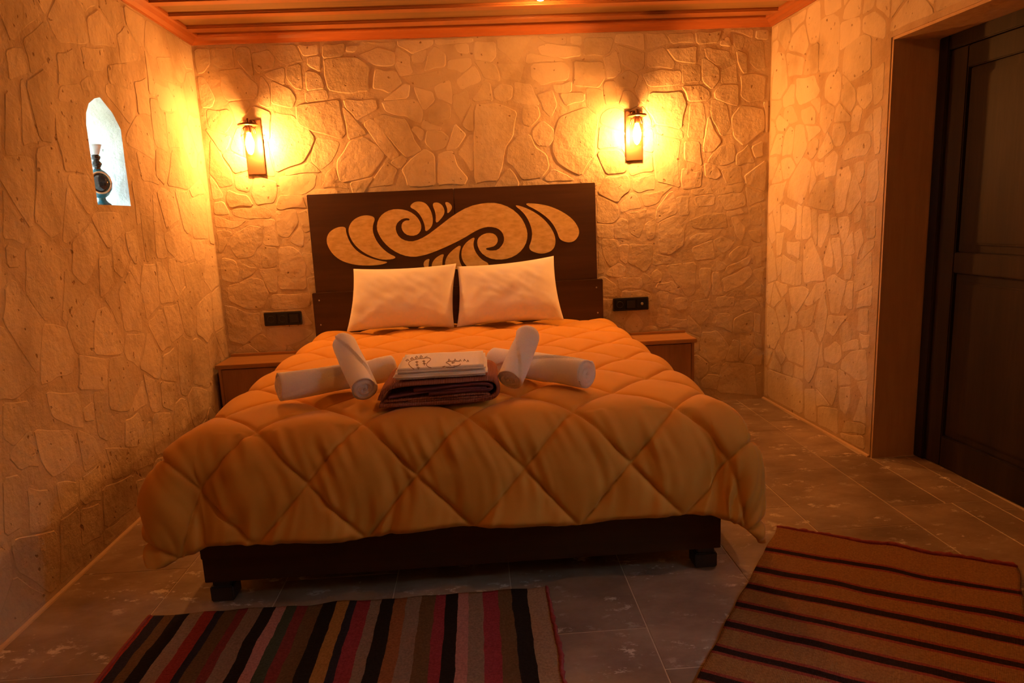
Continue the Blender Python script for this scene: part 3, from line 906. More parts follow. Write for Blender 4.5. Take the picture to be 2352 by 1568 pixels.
# headboard: two upper boards and a lower board
HY = -.05
xm = float(hitY(1042, 450, HY)[0])
box('upper_board', (-.935, HY, .80), (xm - .0008, -.018, 1.402), M_WENGE, BED, .003)
box('upper_board', (xm + .0008, HY, .80), (.764, -.018, 1.402), M_WENGE, BED, .003)
box('lower_board', (-.953, HY - .022, .10), (.794, HY - .001, .828), M_WENGE, BED, .003)
for px, py in ((1370, 660), (1373, 718), (733, 690), (737, 746)):
    q = hitY(px, py, HY - .022)
    lathe('screw', [(.0001, .002), (.0035, .002), (.005, .0005), (.005, -.003)], (q[0], q[1], q[2]), M_STEEL, BED, 10, axis='y')
def motif(pts, it=2):
    q = [hitY(690 + a / 3.3127, 400 + b / 3.3127, HY)[[0, 2]] for a, b in pts]
    q = chaikin(q, True, it)
    bm = bmesh.new()
    f0 = [bm.verts.new((p[0], HY - .004, p[1])) for p in q]
    f1 = [bm.verts.new((p[0], HY + .001, p[1])) for p in q]
    k = len(q)
    for t in tessellate_polygon([[Vector((p[0], p[1], 0)) for p in q]]):
        if len(set(t)) == 3: bm.faces.new([f0[i] for i in t])
    for i in range(k): bm.faces.new((f0[i], f0[(i + 1) % k], f1[(i + 1) % k], f1[i]))
    o = from_bm('scroll_motif', bm, M_GOLD, BED)
    return o
S = motif(P(955,472,1050,400,1165,310,1280,245,1400,218,1500,218,1600,255,1675,320,1718,400,1730,470,1712,540,1662,602,1590,640,1510,652,1430,638,1368,592,1343,530,1350,488,1385,458,1430,445,1477,453,1502,485,1500,520,1475,548,1440,557,1412,562,1414,574,1450,582,1502,577,1542,532,1552,490,1538,443,1502,411,1440,398,1380,409,1320,438,1240,488,1130,543,1020,590,940,617,860,630,780,617,700,577,638,522,597,460,580,410,590,348,628,298,690,268,760,264,830,281,887,322,918,375,920,420,897,457,850,471,798,457,769,415,772,373,800,350,830,352,832,338,798,333,758,348,727,385,725,430,753,482,810,510,870,510), 1)
S['label'] = 'golden S-shaped double scroll'
for pts in (P(345,398,280,402,220,438,198,490,208,550,258,622,330,667,430,692,540,695,620,687,675,668,600,658,500,628,420,578,370,508,347,440),
            P(572,330,520,311,460,316,400,348,368,400,366,450,400,522,460,582,540,627,640,655,745,637,660,598,590,528,552,450,550,390),
            P(828,250,860,213,910,205,960,223,995,280,1010,340,1002,400,950,443,948,390,922,325,882,275), P(1000,223,1040,211,1080,233,1100,280,1087,320,1028,384,1032,300), P(1096,211,1130,213,1157,245,1147,275,1116,304,1118,260),
            P(1620,230,1700,248,1800,298,1880,368,1932,450,1944,520,1922,577,1860,604,1800,602,1732,570,1760,500,1764,430,1737,350,1692,285), P(1690,220,1800,223,1900,243,2000,288,2080,348,2122,420,2117,470,2082,512,2030,520,1970,497,1952,430,1902,350,1812,280),
            P(985,640,945,655,935,690,950,714,975,712,977,670), P(1097,598,1030,633,998,680,1003,722,1080,722,1080,650), P(1228,530,1160,573,1113,625,1098,680,1108,716,1245,726,1212,670,1205,610),
            P(1332,472,1270,508,1230,560,1223,620,1240,672,1290,724,1350,734,1412,717,1440,680,1380,652,1330,592,1313,530)):
    motif(pts, 2)

# ------------------------------------------------------------------ duvet
def smooth01(t): 
    t = np.clip(t, 0, 1); return t * t * (3 - 2 * t)
def build_duvet():
    xa, xb, yf, ytop = -.865, .755, -1.965, -.085
    ztop, r0 = .570, .115
    ovf, ovl, ovr, rho = .412, .32, .42, .09
    NU, NV = 440, 430
    U = np.linspace(xa - ovl, xb + ovr, NU); V = np.linspace(yf - ovf, ytop, NV)
    uu, vv = np.meshgrid(U, V)
    # round the cloth corners
    def rnd(u, v, side):
        ov = ovl if side < 0 else ovr
        a = (xa - u if side < 0 else u - xb) - (ov - rho)
        b = (yf - v) - (ovf - rho)
        m = (a > 0) & (b > 0)
        a2 = np.where(m, a * np.sqrt(np.maximum(0, 1 - (b / rho) ** 2 / 2)), a)
        b2 = np.where(m, b * np.sqrt(np.maximum(0, 1 - (a / rho) ** 2 / 2)), b)
        nu = xa - (a2 + ov - rho) if side < 0 else xb + (a2 + ov - rho)
        nv = yf - (b2 + ovf - rho)
        return np.where(m, nu, u), np.where(m, nv, v)
    uu, vv = rnd(uu, vv, -1); uu, vv = rnd(uu, vv, 1)
    def surf(u, v):
        qx = np.clip(u, xa, xb); qy = np.maximum(v, yf)
        dx = u - qx; dy = v - qy
        D = np.hypot(dx, dy) + 1e-9
        ex, ey = dx / D, dy / D
        corner = 4 * (ex * ey) ** 2                      # sin(2 theta)^2
        flare = np.where(u < 0, math.radians(-3), math.radians(-3))
        r = r0 + np.where(u < 0, .105, .085) * smooth01(corner)
        head = smooth01((v + 1.0) / .6)
        phi = math.radians(7) + np.where(u < 0, math.radians(7), math.radians(2)) * smooth01((np.abs(ex) - .45) / .5) * (1 - head) + flare * corner
        phi = np.where(head > 0, np.maximum(phi * (1 - head * .8), math.radians(1)), phi)
        amax = math.pi / 2 - phi
        al = np.minimum(D / r, amax)
        ext = np.maximum(D - r * amax, 0)
        R = r * np.sin(al) + ext * np.cos(amax)
        Zd = r * (1 - np.cos(al)) + ext * np.sin(amax)
        hang = np.clip(ext / .25, 0, 1)
        # loose folds on the hanging part
        wt = ey ** 2
        R = R + hang * (wt * (.010 * np.sin(u * 9.0 + 1.0) + .006 * np.sin(u * 24)) + (1 - wt) * (.008 * np.sin(v * 9.0 + 1.0)))
        th = np.arctan2(np.abs(ex), np.abs(ey))
        R = R + hang * corner * .016 * np.sin(th * 11 + .6)
        Zd = Zd + hang * .010 * np.sin(u * 8.6 + 5.2)
        crown = .012 * (1 - ((qx - (xa + xb) / 2) / (xb - xa) * 2) ** 2)
        return np.stack([qx + ex * R * (D > 1e-6), qy + ey * R * (D > 1e-6), ztop + crown - Zd], -1)
    e = 1e-3
    S0 = surf(uu, vv)
    du = surf(uu + e, vv) - surf(uu - e, vv); dv = surf(uu, vv + e) - surf(uu, vv - e)
    nn = np.cross(du, dv); nn /= (np.linalg.norm(nn, axis=-1, keepdims=True) + 1e-12)
    # diamond quilting
    PW, QL = .345, .385
    hem = yf - ovf
    t1 = (uu + .02) / PW + (vv - hem + .005) / QL; t2 = (uu + .02) / PW - (vv - hem + .005) / QL
    s1 = np.abs(np.sin(np.pi * t1)); s2 = np.abs(np.sin(np.pi * t2))
    sp = PW * QL / math.hypot(PW, QL)                      # distance between parallel seams
    d1 = np.abs(t1 - np.round(t1)) * sp; d2 = np.abs(t2 - np.round(t2)) * sp
    def pf(d): return .46 * (1 - np.exp(-d / .008)) + .54 * np.sin(np.pi / 2 * np.minimum(1, d / (sp / 2))) ** .8
    puff = pf(d1) * pf(d2)
    # gathers along the seams, stronger on the drop
    front = smooth01((yf - vv) / .1)
    g = np.zeros_like(uu); g2 = np.zeros_like(uu)
    for i in range(uu.shape[0]):
        for j in range(uu.shape[1]):
            g[i, j] = noise.noise((uu[i, j] * 30 + 1.5 * math.sin(vv[i, j] * 9), vv[i, j] * 5.0, 1.7))
            g2[i, j] = noise.noise((uu[i, j] * 7, vv[i, j] * 7, 4.1))
    seam = np.exp(-((np.minimum(d1, d2) - .024) / .055) ** 2)
    side = (np.abs(uu - (xa + xb) / 2) > (xb - xa) / 2 + .1)
    amp = np.where(vv < yf - .05, .017, .003)
    amp = amp * (.45 + .55 * smooth01((yf - vv) / .12))
    border = np.minimum.reduce([(vv - hem) / .02, (uu - (xa - ovl)) / .02, ((xb + ovr) - uu) / .02])
    bfac = smooth01(np.clip(border, 0, 1) * .8 + .2)
    h = .028 * puff * bfac + amp * g * seam + .006 * g2 * puff
    # flatten under the pillows and towels
    crease = (np.exp(-((uu - (xa - .035)) / .05) ** 2) + np.exp(-((uu - (xb + .035)) / .05) ** 2)) * smooth01((yf - vv - .15) / .15)
    h = h * (1 - .72 * np.clip(crease, 0, 1))
    h = h - .004 * np.exp(-(np.minimum(d1, d2) / .005) ** 2)
    PT = S0 + nn * h[..., None]
    # gentle sag under what lies on it
    v = PT.reshape(-1, 3)
    f = []
    for i in range(NV - 1):
        for j in range(NU - 1):
            a = i * NU + j
            f.append((a, a + 1, a + NU + 1, a + NU))
    o = pyd('duvet', v, f, M_VELVET, None, True, loc=(-.05, -1.05, .24))
    md = o.modifiers.new('thick', 'SOLIDIFY'); md.thickness = .022; md.offset = -1
    tag(o, 'mustard velvet quilted duvet with diamond stitching', 'duvet')
build_duvet()

# ------------------------------------------------------------------ pillows
def pillow(label, bl, br, tl, tr, thick, seed, group):
    """corner points of the pillow's mid-sheet (world)"""
    bl, br, tl, tr = (np.array(p, float) for p in (bl, br, tl, tr))
    n = 46
    V, F = [], []
    nrm = np.cross(br - bl, tl - bl); nrm /= np.linalg.norm(nrm)     # towards the camera (-y)
    if nrm[1] > 0: nrm = -nrm
    for side in (1, -1):
        for i in range(n):
            for j in range(n):
                s, t = j / (n - 1) * 2 - 1, i / (n - 1) * 2 - 1
                # pinch: edges curve inwards between the corner ears
                s2 = s * (1 - .05 * (1 - t * t)); t2 = t * (1 - .075 * (1 - s * s))
                a, b = (s2 + 1) / 2, (t2 + 1) / 2
                p = (bl * (1 - a) + br * a) * (1 - b) + (tl * (1 - a) + tr * a) * b
                prof = (max(0, 1 - abs(s) ** 2.6) ** .55) * (max(0, 1 - abs(t) ** 2.4) ** .55)
                belly = 1 - .18 * t
                w = noise.noise((s * 3.2 + seed, t * 2.2 - s * 2.0, seed)) * .007 + noise.noise((s * 6 + t * 5, t * 2.5 - s * 2, seed + 5)) * .004
                w += .010 * math.sin((s * 1.0 + t * 1.3) * 6 + seed) * max(0, abs(s) - .35) * max(0, .6 - t) * .8
                hgt = thick * prof * belly + w * prof ** .5
                V.append(p + nrm * side * max(hgt, .0005) * (1 if side > 0 else .7))
    N2 = n * n
    for k in (0, 1):
        for i in range(n - 1):
            for j in range(n - 1):
                a = k * N2 + i * n + j
                q = (a, a + 1, a + n + 1, a + n)
                F.append(q if k == 0 else q[::-1])
    rim = [i for i in range(n)] + [i * n + n - 1 for i in range(1, n)] + [(n - 1) * n + j for j in range(n - 2, -1, -1)] + [i * n for i in range(n - 2, 0, -1)]
    for i in range(len(rim)):
        a, b = rim[i], rim[(i + 1) % len(rim)]
        F.append((b, a, N2 + a, N2 + b))
    o = pyd('pillow', V, F, M_COTTON, None, True, loc=tuple((bl + br) / 2))
    bm = bmesh.new(); bm.from_mesh(o.data); bmesh.ops.recalc_face_normals(bm, faces=bm.faces); bm.to_mesh(o.data); bm.free()
    tag(o, label, 'pillow', group)
pillow('white cotton pillow leaning beside the other, nearer the niche wall', (-.735, -.245, .612), (-.115, -.235, .605), (-.685, -.135, .965), (-.085, -.135, .968), .085, 1.3, 'white pillows against the headboard')
pillow('white cotton pillow with a raised corner, nearer the door wall', (-.100, -.245, .606), (.528, -.245, .615), (-.080, -.135, .950), (.492, -.135, .985), .085, 6.1, 'white pillows against the headboard')

# ------------------------------------------------------------------ rolled towels
def towel(p0, p1, R, label, seed, twist, dome=0.0, th0=0.0, group='rolled towels on the duvet', flat=1.0):
    p0, p1 = np.array(p0, float), np.array(p1, float)
    w = p1 - p0; L = np.linalg.norm(w); w /= L
    e1 = np.cross(w, (0, 0, 1)); e1 /= np.linalg.norm(e1); e2 = np.cross(e1, w)
    NS, NA = 44, 64
    V, F = [], []
    rows = []
    # cap at p0 (spiral), body, cap at p1
    def ring(c, rad, dep, spiral, mult=1.0):
        row = []
        for k in range(NA):
            a = 2 * math.pi * k / NA
            rr = rad(a) if callable(rad) else rad
            d = dep
            if spiral: d += mult * .006 * math.sin(2 * math.pi * (rr / R * 2.6 - a / (2 * math.pi)) )
            p = c + (e1 * math.cos(a) + e2 * math.sin(a) * flat) * rr + w * d
            row.append(len(V)); V.append(p)
        rows.append(row)
    def body_r(s):
        def g(a):
            ts = th0 + twist * s
            fr = ((a - ts) / (2 * math.pi)) % 1.0
            r = R * (.92 + .05 * noise.noise((math.cos(a) * 1.2, math.sin(a) * 1.2, s * 4 + seed)))
            r += .011 * (fr ** .35) - .007
            ts2 = th0 + 2.6 + twist * .8 * s
            fr2 = ((a - ts2) / (2 * math.pi)) % 1.0
            r += .007 * (fr2 ** .25) - .005
            if dome and s > 1 - dome:
                q = (s - (1 - dome)) / dome
                r *= math.sqrt(max(.02, 1 - q * q * .93))
            return r
        return g
    for q in (.02, .12, .24, .36, .48, .60, .72, .84, .93): ring(p0, R * q * .95, 0.004 * (q > .9) , True, -1)
    for i in range(NS + 1):
        s = i / NS
        ring(p0 + w * L * s, body_r(s), 0, False)
    if dome:
        ring(p1, R * .12, 0, False)
    else:
        for q in (.93, .84, .72, .60, .48, .36, .24, .12, .02): ring(p1, R * q * .95, -.004 * (q > .9), True, 1)
    for i in range(len(rows) - 1):
        for k in range(NA):
            F.append((rows[i][k], rows[i][(k + 1) % NA], rows[i + 1][(k + 1) % NA], rows[i + 1][k]))
    F.append(tuple(rows[0])[::-1]); F.append(tuple(rows[-1]))
    o = pyd('rolled_towel', V, F, M_TERRY, None, True, loc=tuple((p0 + p1) / 2))
    bm = bmesh.new(); bm.from_mesh(o.data); bmesh.ops.recalc_face_normals(bm, faces=bm.faces); bm.to_mesh(o.data); bm.free()
    tag(o, label, 'towel', group)
towel((-.690, -1.775, .664), (-.315, -1.560, .662), .051, 'white rolled towel lying flat under its crossed partner, niche wall side', 2.1, 2.6, th0=-.7)
towel((-.372, -1.878, .664), (-.492, -1.600, .797), .046, 'white rolled towel propped on another, dark spiral end on the duvet', 5.4, 2.3, dome=.14, th0=.3)
towel((.402, -1.838, .664), (.085, -1.520, .664), .053, 'white rolled towel lying flat under its crossed partner, door wall side', 8.2, 2.6, th0=.9)
towel((.128, -1.852, .662), (.222, -1.670, .806), .047, 'white rolled towel propped steeply across another with rounded upper tip', 3.3, 2.6, dome=.18, th0=.3)

# ------------------------------------------------------------------ folded stack
def ribbon(name, prof, thick, y0, y1, mat, parent, wig=.002, seed=0):
    """extrude an x-z polyline of cloth along y"""
    p = chaikin([np.array(q, float) for q in prof], False, 2)
    k = len(p)
    off = []
    for i in range(k):
        t = p[min(i + 1, k - 1)] - p[max(i - 1, 0)]; t /= (np.linalg.norm(t) + 1e-9)
        off.append(np.array((-t[1], t[0])) * thick / 2)
    loop = [p[i] + off[i] for i in range(k)] + [p[i] - off[i] for i in range(k - 1, -1, -1)]
    m = len(loop); NY = 7
    V, F = [], []
    for j in range(NY):
        y = y0 + (y1 - y0) * j / (NY - 1)
        ins = .0
        for q in loop:
            V.append((q[0] + wig * noise.noise((q[0] * 9, y * 8, seed)), y + .003 * noise.noise((q[0] * 12, q[1] * 20, seed + 3)), q[1] + wig * noise.noise((q[0] * 7, y * 9, seed + 8))))
    for j in range(NY - 1):
        for i in range(m):
            F.append((j * m + i, j * m + (i + 1) % m, (j + 1) * m + (i + 1) % m, (j + 1) * m + i))
    F.append(tuple(range(m))[::-1]); F.append(tuple((NY - 1) * m + i for i in range(m)))
    o = pyd(name, V, F, mat, parent, True)
    bm = bmesh.new(); bm.from_mesh(o.data); bmesh.ops.recalc_face_normals(bm, faces=bm.faces); bm.to_mesh(o.data); bm.free()
    return o
PES = empty('folded_bath_wrap', (-.11, -1.79, .612), 'folded plum waffle cotton wrap under the embroidered white cloth', 'bath wrap')
YF, YK = -1.945, -1.645
ribbon('outer_layer', [(-.316, .640), (-.312, .655), (-.285, .682), (-.20, .689), (0, .692), (.060, .690), (.084, .672), (.084, .642), (.060, .622), (0, .620), (-.20, .618), (-.318, .619)], .012, YF, YK, M_PESH, PES, .003, 1)
ribbon('inner_layer', [(-.20, .664), (0, .675), (.050, .674), (.066, .662), (.050, .651), (0, .652), (-.15, .651)], .010, YF + .004, YK, M_PESHIN, PES, .003, 2)
ribbon('inner_layer', [(-.285, .644), (-.20, .654), (-.10, .6625), (.045, .6625)], .007, YF + .006, YK, M_PESHIN, PES, .002, 3)
ribbon('inner_layer', [(-.30, .631), (-.20, .635), (0, .641), (.040, .641), (.056, .634), (.040, .6295), (0, .6295), (-.22, .6275)], .007, YF + .005, YK, M_PESH, PES, .002, 4)
CLO = empty('embroidered_cloth', (-.105, -1.79, .700), 'folded white cloth with brown embroidered footprints on top of the stack', 'cloth')
def fold_slab(name, x0, x1, y0, y1, z0, z1, mat, parent, seed, bul=.004):
    bm = bmesh.new()
    bm_box(bm, (x0, y0, z0), (x1, y1, z1), min((z1 - z0) * .48, .012), 4)
    bmesh.ops.subdivide_edges(bm, edges=[e for e in bm.edges if e.calc_length() > .05], cuts=9, use_grid_fill=True)
    for v in bm.verts:
        v.co.z += .0035 * noise.noise((v.co.x * 11, v.co.y * 9, seed))
        v.co.x += .003 * noise.noise((v.co.y * 14, v.co.z * 20, seed + 2))
        v.co.y += .004 * noise.noise((v.co.x * 9, v.co.z * 10, seed + 4))
    return from_bm(name, bm, mat, parent, True)
fold_slab('lower_fold', -.266, .052, YF + .006, -1.66, .7015, .7185, M_TERRY, CLO, 3)
fold_slab('upper_fold', -.258, .048, YF + .012, -1.655, .7175, .7355, M_TERRY, CLO, 7)
def embro(pts, closed=False):
    q = [hitZ(860 + a / 7.587, 790 + b / 7.587, .7355) for a, b in pts]
    q = chaikin(q, closed, 2 if len(pts) > 3 else 0)
    for p in q: p[2] = .7365 + .0035 * noise.noise((p[0] * 11, p[1] * 9, 7))
    return tube_data(q, .0011, 5, closed)
EM = [P(690,440,620,390,590,345,615,300,690,265,780,250,850,255,920,240,985,265,970,300,915,340,905,375,950,405,990,415)]
for x, y in ((575, 275), (655, 243), (735, 222), (815, 216)):
    EM.append(P(x - 28, y + 12, x - 2, y - 22, x + 26, y + 8))
    EM.append(P(x - 14, y + 20, x + 4, y + 8))
EM.append(P(875, 232, 920, 212)); 
for x, y in ((740, 320), (860, 310), (745, 370), (870, 350), (765, 415)):
    EM.append(P(x - 25, y, x + 25, y)); EM.append(P(x, y - 22, x, y + 22))
EM += [P(1330,378,1285,345,1240,322,1290,302,1380,296,1490,290), P(1500,350,1475,380,1430,395,1380,392), P(1190,408,1230,390), P(1250,412,1310,424,1400,420), P(1340,330,1400,325), P(1368,310,1368,345)]
for x, y in ((1300, 272), (1405, 265), (1495, 275), (1570, 270), (1625, 285)):
    EM.append(P(x - 16, y + 20, x, y - 14, x + 16, y + 14))
for q in (0, 1):
    vv_, ff_ = [], []
    for pts in EM:
        isl = np.mean([p[0] for p in pts]) < 1100
        if isl != (q == 0): continue
        v_, f_ = embro(pts); b0 = len(vv_)
        vv_ += v_; ff_ += [tuple(i + b0 for i in f) for f in f_]
    o = pyd('embroidered_footprint', vv_, ff_, M_THREAD, CLO, True)
    o['label'] = 'brown stitched footprint outline'
# stitched edge along the front of the cloth
vv_, ff_ = [], []
for i in range(26):
    x = -.235 + i * .0108
    v_, f_ = tube_data([(x, YF + .0035, .7060), (x + .006, YF + .0035, 0.7060)], .0012, 5)
    b0 = len(vv_); vv_ += v_; ff_ += [tuple(k + b0 for k in f) for f in f_]
o = pyd('hem_stitching', vv_, ff_, M_PALEGLAZE, CLO, True); o['kind'] = 'stuff'

# ------------------------------------------------------------------ nightstands
def nightstand(x0, x1, yf, label, plinth=False):
    r = empty('nightstand', ((x0 + x1) / 2, yf / 2 - .01, 0), label, 'nightstand', 'nightstands flanking the bed')
    yb = -.014
    box('top', (x0, yf, .438), (x1, yb, .462), M_NIGHT, r, .003)
    box('back_upstand', (x0 + .004, yb - .012, .4625), (x1 - .004, yb, .478), M_NIGHT, r, .002)
    box('side_panel', (x0 + .012, yf + .018, 0.001), (x0 + .030, yb, .437), M_NIGHTV, r, .002)
    box('side_panel', (x1 - .030, yf + .018, 0.001), (x1 - .012, yb, .437), M_NIGHTV, r, .002)
    box('bottom_panel', (x0 + .031, yf + .03, .06), (x1 - .031, yb - .004, .078), M_NIGHTV, r, .002)
    box('front_panel', (x0 + .032, yf + .016, .080), (x1 - .032, yf + .034, .432), M_NIGHTV, r, .002)
nightstand(-1.490, -1.075, -.285, 'low brown wooden nightstand tucked between bed and niche wall')
nightstand(.965, 1.322, -.245, 'low brown wooden nightstand on the door side of the bed')

# ------------------------------------------------------------------ sockets
def socket_plate(x0, z0, x1, z1, label, knob):
    r = empty('socket_plate', ((x0 + x1) / 2, -.004, z0), label, 'socket', 'black socket plates beside the headboard')
    box('plate', (x0, -.016, z0), (x1, -.003, z1), M_BLACK, r, .003)
    w = (x1 - x0 - .016) / 3
    for i in range(3):
        a = x0 + .008 + i * w
        m = box('module', (a + .0015, -.020, z0 + .010), (a + w - .0015, -.0155, z1 - .010), M_BLACK2, r, .0025)
        c = (a + w / 2, -.020, (z0 + z1) / 2)
        if i == knob:
            lathe('round_contact', [(.0001, .004), (.007, .004), (.009, .002), (.009, 0)], c, M_STEEL, m, 20, axis='y')
        elif i == (1 if knob == 2 else 2):
            box('switch_rocker', (a + .008, -.024, z0 + .016), (a + w - .008, -.0195, z1 - .016), M_BLACK, m, .002)
        else:
            lathe('plug_well', [(.0001, -.002), (.017, -.002), (.018, .0015), (.020, .0015), (.021, 0)], c, M_BLACK, m, 28, axis='y')
socket_plate(-1.267, .637, -1.042, .719, 'black triple socket plate above the nightstand by the niche wall', 9)
socket_plate(.866, .618, 1.089, .698, 'black triple socket plate with steel contact by the door side nightstand', 2)

# ------------------------------------------------------------------ wall sconces
def sconce(cx, z0, z1, dx, label):
    r = empty('wall_sconce', (cx, -.002, z0), label, 'wall lamp', 'lit glass wall sconces beside the headboard')
    hw = .050
    box('back_plate', (cx - hw, -.018, z0), (cx + hw, -.004, z1), M_BRONZE, r, .003)
    zt = z1 - .045
    lx, lyy = cx + dx, -.115
    box('arm', (cx - .022, -.075, zt - .006), (cx + .022, -.018, zt + .034), M_BRONZE, r, .004)
    tube('arm_rod', [(cx, -.07, zt + .014), (lx, lyy, zt + .014)], .008, M_BRONZE, r)
    lathe('cap_disc', [(.0001, .010), (.050, .010), (.056, .006), (.056, .001), (.050, -.002), (.0001, -.002)], (lx, lyy, zt), M_BRONZE, r, 40)
    lathe('finial', [(.0001, .040), (.006, .038), (.010, .028), (.007, .020), (.014, .012), (.014, .009)], (lx, lyy, zt), M_BRONZE, r, 20)
    lathe('lamp_holder', [(.016, -.002), (.017, -.030), (.014, -.040), (.0001, -.040)], (lx, lyy, zt), M_BRONZE, r, 20)
    for k in range(6):
        a = k * math.pi / 3
        tube('claw', [(lx + .016 * math.cos(a), lyy + .016 * math.sin(a), zt - .004), (lx + .034 * math.cos(a), lyy + .034 * math.sin(a), zt - .018),
                      (lx + .040 * math.cos(a), lyy + .040 * math.sin(a), zt - .045)], .0028, M_BRONZE, r, 6)
    lathe('glass_shade', [(.036, -.030), (.043, -.045), (.044, -.110), (.043, -.170), (.0415, -.170), (.0425, -.110), (.0415, -.046), (.035, -.031)], (lx, lyy, zt), M_GLASS, r, 36)
    lathe('bulb', [(.010, -.041), (.012, -.055), (.020, -.075), (.024, -.098), (.021, -.118), (.012, -.132), (.0001, -.136)], (lx, lyy, zt), M_BULB, r, 24)
sconce(-1.214, 1.530, 1.838, .008, 'lit bronze and glass wall sconce near the niche wall')
sconce(1.010, 1.521, 1.808, -.006, 'lit bronze and glass wall sconce near the door wall')

# ------------------------------------------------------------------ ceiling lamp (just above the frame)
def ceiling_spot(x, y, label, glow):
    c = (x, y, ZC - .016)
    r = empty('ceiling_spot', c, label, 'ceiling lamp', 'small round ceiling lamps')
    lathe('rim', [(.030, .0005), (.046, 0), (.050, .006), (.050, .0155)], c, M_BRONZE, r, 32)
    lathe('bulb', [(.0001, -.030), (.014, -.027), (.024, -.016), (.028, 0), (.028, .012)], c, glow, r, 24)
ceiling_spot(.415, -.610, 'small round ceiling lamp set on the boards above the pillows', M_CBULB)
ceiling_spot(.45, -2.75, 'small round ceiling lamp set on the boards beyond the bed foot', M_CBULB2)

# ------------------------------------------------------------------ niche ornament
VB = left3(-1.075, 1.346, -.075)
VA = empty('ceramic_vase', tuple(VB), 'teal and black glazed vase with round medallion inside the niche', 'vase')
def L_(prof, mat, nm, sy=1.0): return lathe(nm, prof, tuple(VB), mat, VA, 32, sy=sy)
L_([(.0001, .0005), (.036, .0005), (.036, .006), (.026, .014), (.018, .024), (.016, .034)], M_TEAL, 'foot')
L_([(.016, .034), (.030, .045), (.045, .068), (.050, .095), (.045, .122), (.030, .143), (.017, .153)], M_TEAL, 'body')
L_([(.017, .153), (.013, .160), (.018, .168), (.022, .176), (.018, .184), (.013, .190), (.018, .198), (.020, .206), (.014, .214)], M_DARKGLAZE, 'neck')
L_([(.014, .214), (.018, .222), (.026, .246), (.030, .256), (.027, .256), (.016, .226), (.0001, .222)], M_PALEGLAZE, 'flared_lip')
dv = np.array((.55, -.83, 0)); dv /= np.linalg.norm(dv); e1 = np.array((dv[1], -dv[0], 0)) * -1
cm = np.array(VB) + dv * .040 + np.array((0, 0, .095))
def disc_ring(nm, rad, mat, tr):
    path = [cm + dv * .010 + e1 * rad * math.cos(a) + np.array((0, 0, 1)) * rad * 1.15 * math.sin(a) for a in np.linspace(0, 2 * math.pi, 33)[:-1]]
    tube(nm, path, tr, mat, VA, 8, True)
disc_ring('medallion_ring', .038, M_COPPER, .0035)
v_ = [cm + dv * .016] + [cm + dv * .010 + e1 * .037 * math.cos(a) + np.array((0, 0, 1)) * .0425 * math.sin(a) for a in np.linspace(0, 2 * math.pi, 33)[:-1]] + \
     [cm - dv * .012 + e1 * .037 * math.cos(a) + np.array((0, 0, 1)) * .0425 * math.sin(a) for a in np.linspace(0, 2 * math.pi, 33)[:-1]]
f_ = [(0, 1 + i, 1 + (i + 1) % 32) for i in range(32)] + [(1 + i, 33 + i, 33 + (i + 1) % 32, 1 + (i + 1) % 32) for i in range(32)]
pyd('medallion', v_, f_, M_DARKGLAZE, VA)

# ------------------------------------------------------------------ rugs
def rug(name, origin, ax, ay, W, L, nx, ny, mat, label, wave, seed, edge=.008, group=None):
    """origin = corner, ax unit along width, ay unit along length (2-D)"""
    V, F = [], []
    ax, ay, o2 = np.array(ax), np.array(ay), np.array(origin)
    T = .005
    for i in range(ny):
        for j in range(nx):
            s, t = j / (nx - 1), i / (ny - 1)
            x = s * W; y = t * L
            ed = edge * noise.noise((x * 9, seed, 0)) * (1 - t) ** 8 * 2 + edge * noise.noise((x * 4, seed + 2, 0)) * max(0, 1 - t * 6)
            ex_ = edge * noise.noise((y * 8, seed + 5, 0)) * (abs(s - .5) * 2) ** 10
            p = o2 + ax * (x + ex_) + ay * (y + ed)
            z = .0035 + T + wave * max(0, noise.noise((p[0] * 5, p[1] * 4, seed))) * (1.0 if t < .25 else .5)
            V.append((p[0], p[1], z))
    n = nx * ny
    V += [(a, b, c - T) for a, b, c in V]
    for i in range(ny - 1):
        for j in range(nx - 1):
            a = i * nx + j
            F.append((a, a + 1, a + nx + 1, a + nx)); F.append((n + a, n + a + nx, n + a + nx + 1, n + a + 1))
    rim = [j for j in range(nx)] + [i * nx + nx - 1 for i in range(1, ny)] + [(ny - 1) * nx + j for j in range(nx - 2, -1, -1)] + [i * nx for i in range(ny - 2, 0, -1)]
    for i in range(len(rim)):
        a, b = rim[i], rim[(i + 1) % len(rim)]
        F.append((a, b, n + b, n + a))
    me = bpy.data.meshes.new(name)
    me.from_pydata([tuple(map(float, p)) for p in V], [], F)
    uvl = me.uv_layers.new(name='weave')
    UVs = [(j / (nx - 1), i / (ny - 1)) for i in range(ny) for j in range(nx)] * 2
    for lp in me.loops: uvl.data[lp.index].uv = UVs[lp.vertex_index]
    bm = bmesh.new(); bm.from_mesh(me); bmesh.ops.recalc_face_normals(bm, faces=bm.faces); bm.to_mesh(me); bm.free()
    c = o2 + ax * W / 2 + ay * L / 2
    o = link(name, me, mat, None, True, loc=(float(c[0]), float(c[1]), 0))
    tag(o, label, 'rug')
    top = [V[k] for k in range(n)]
    return o, top, nx, ny

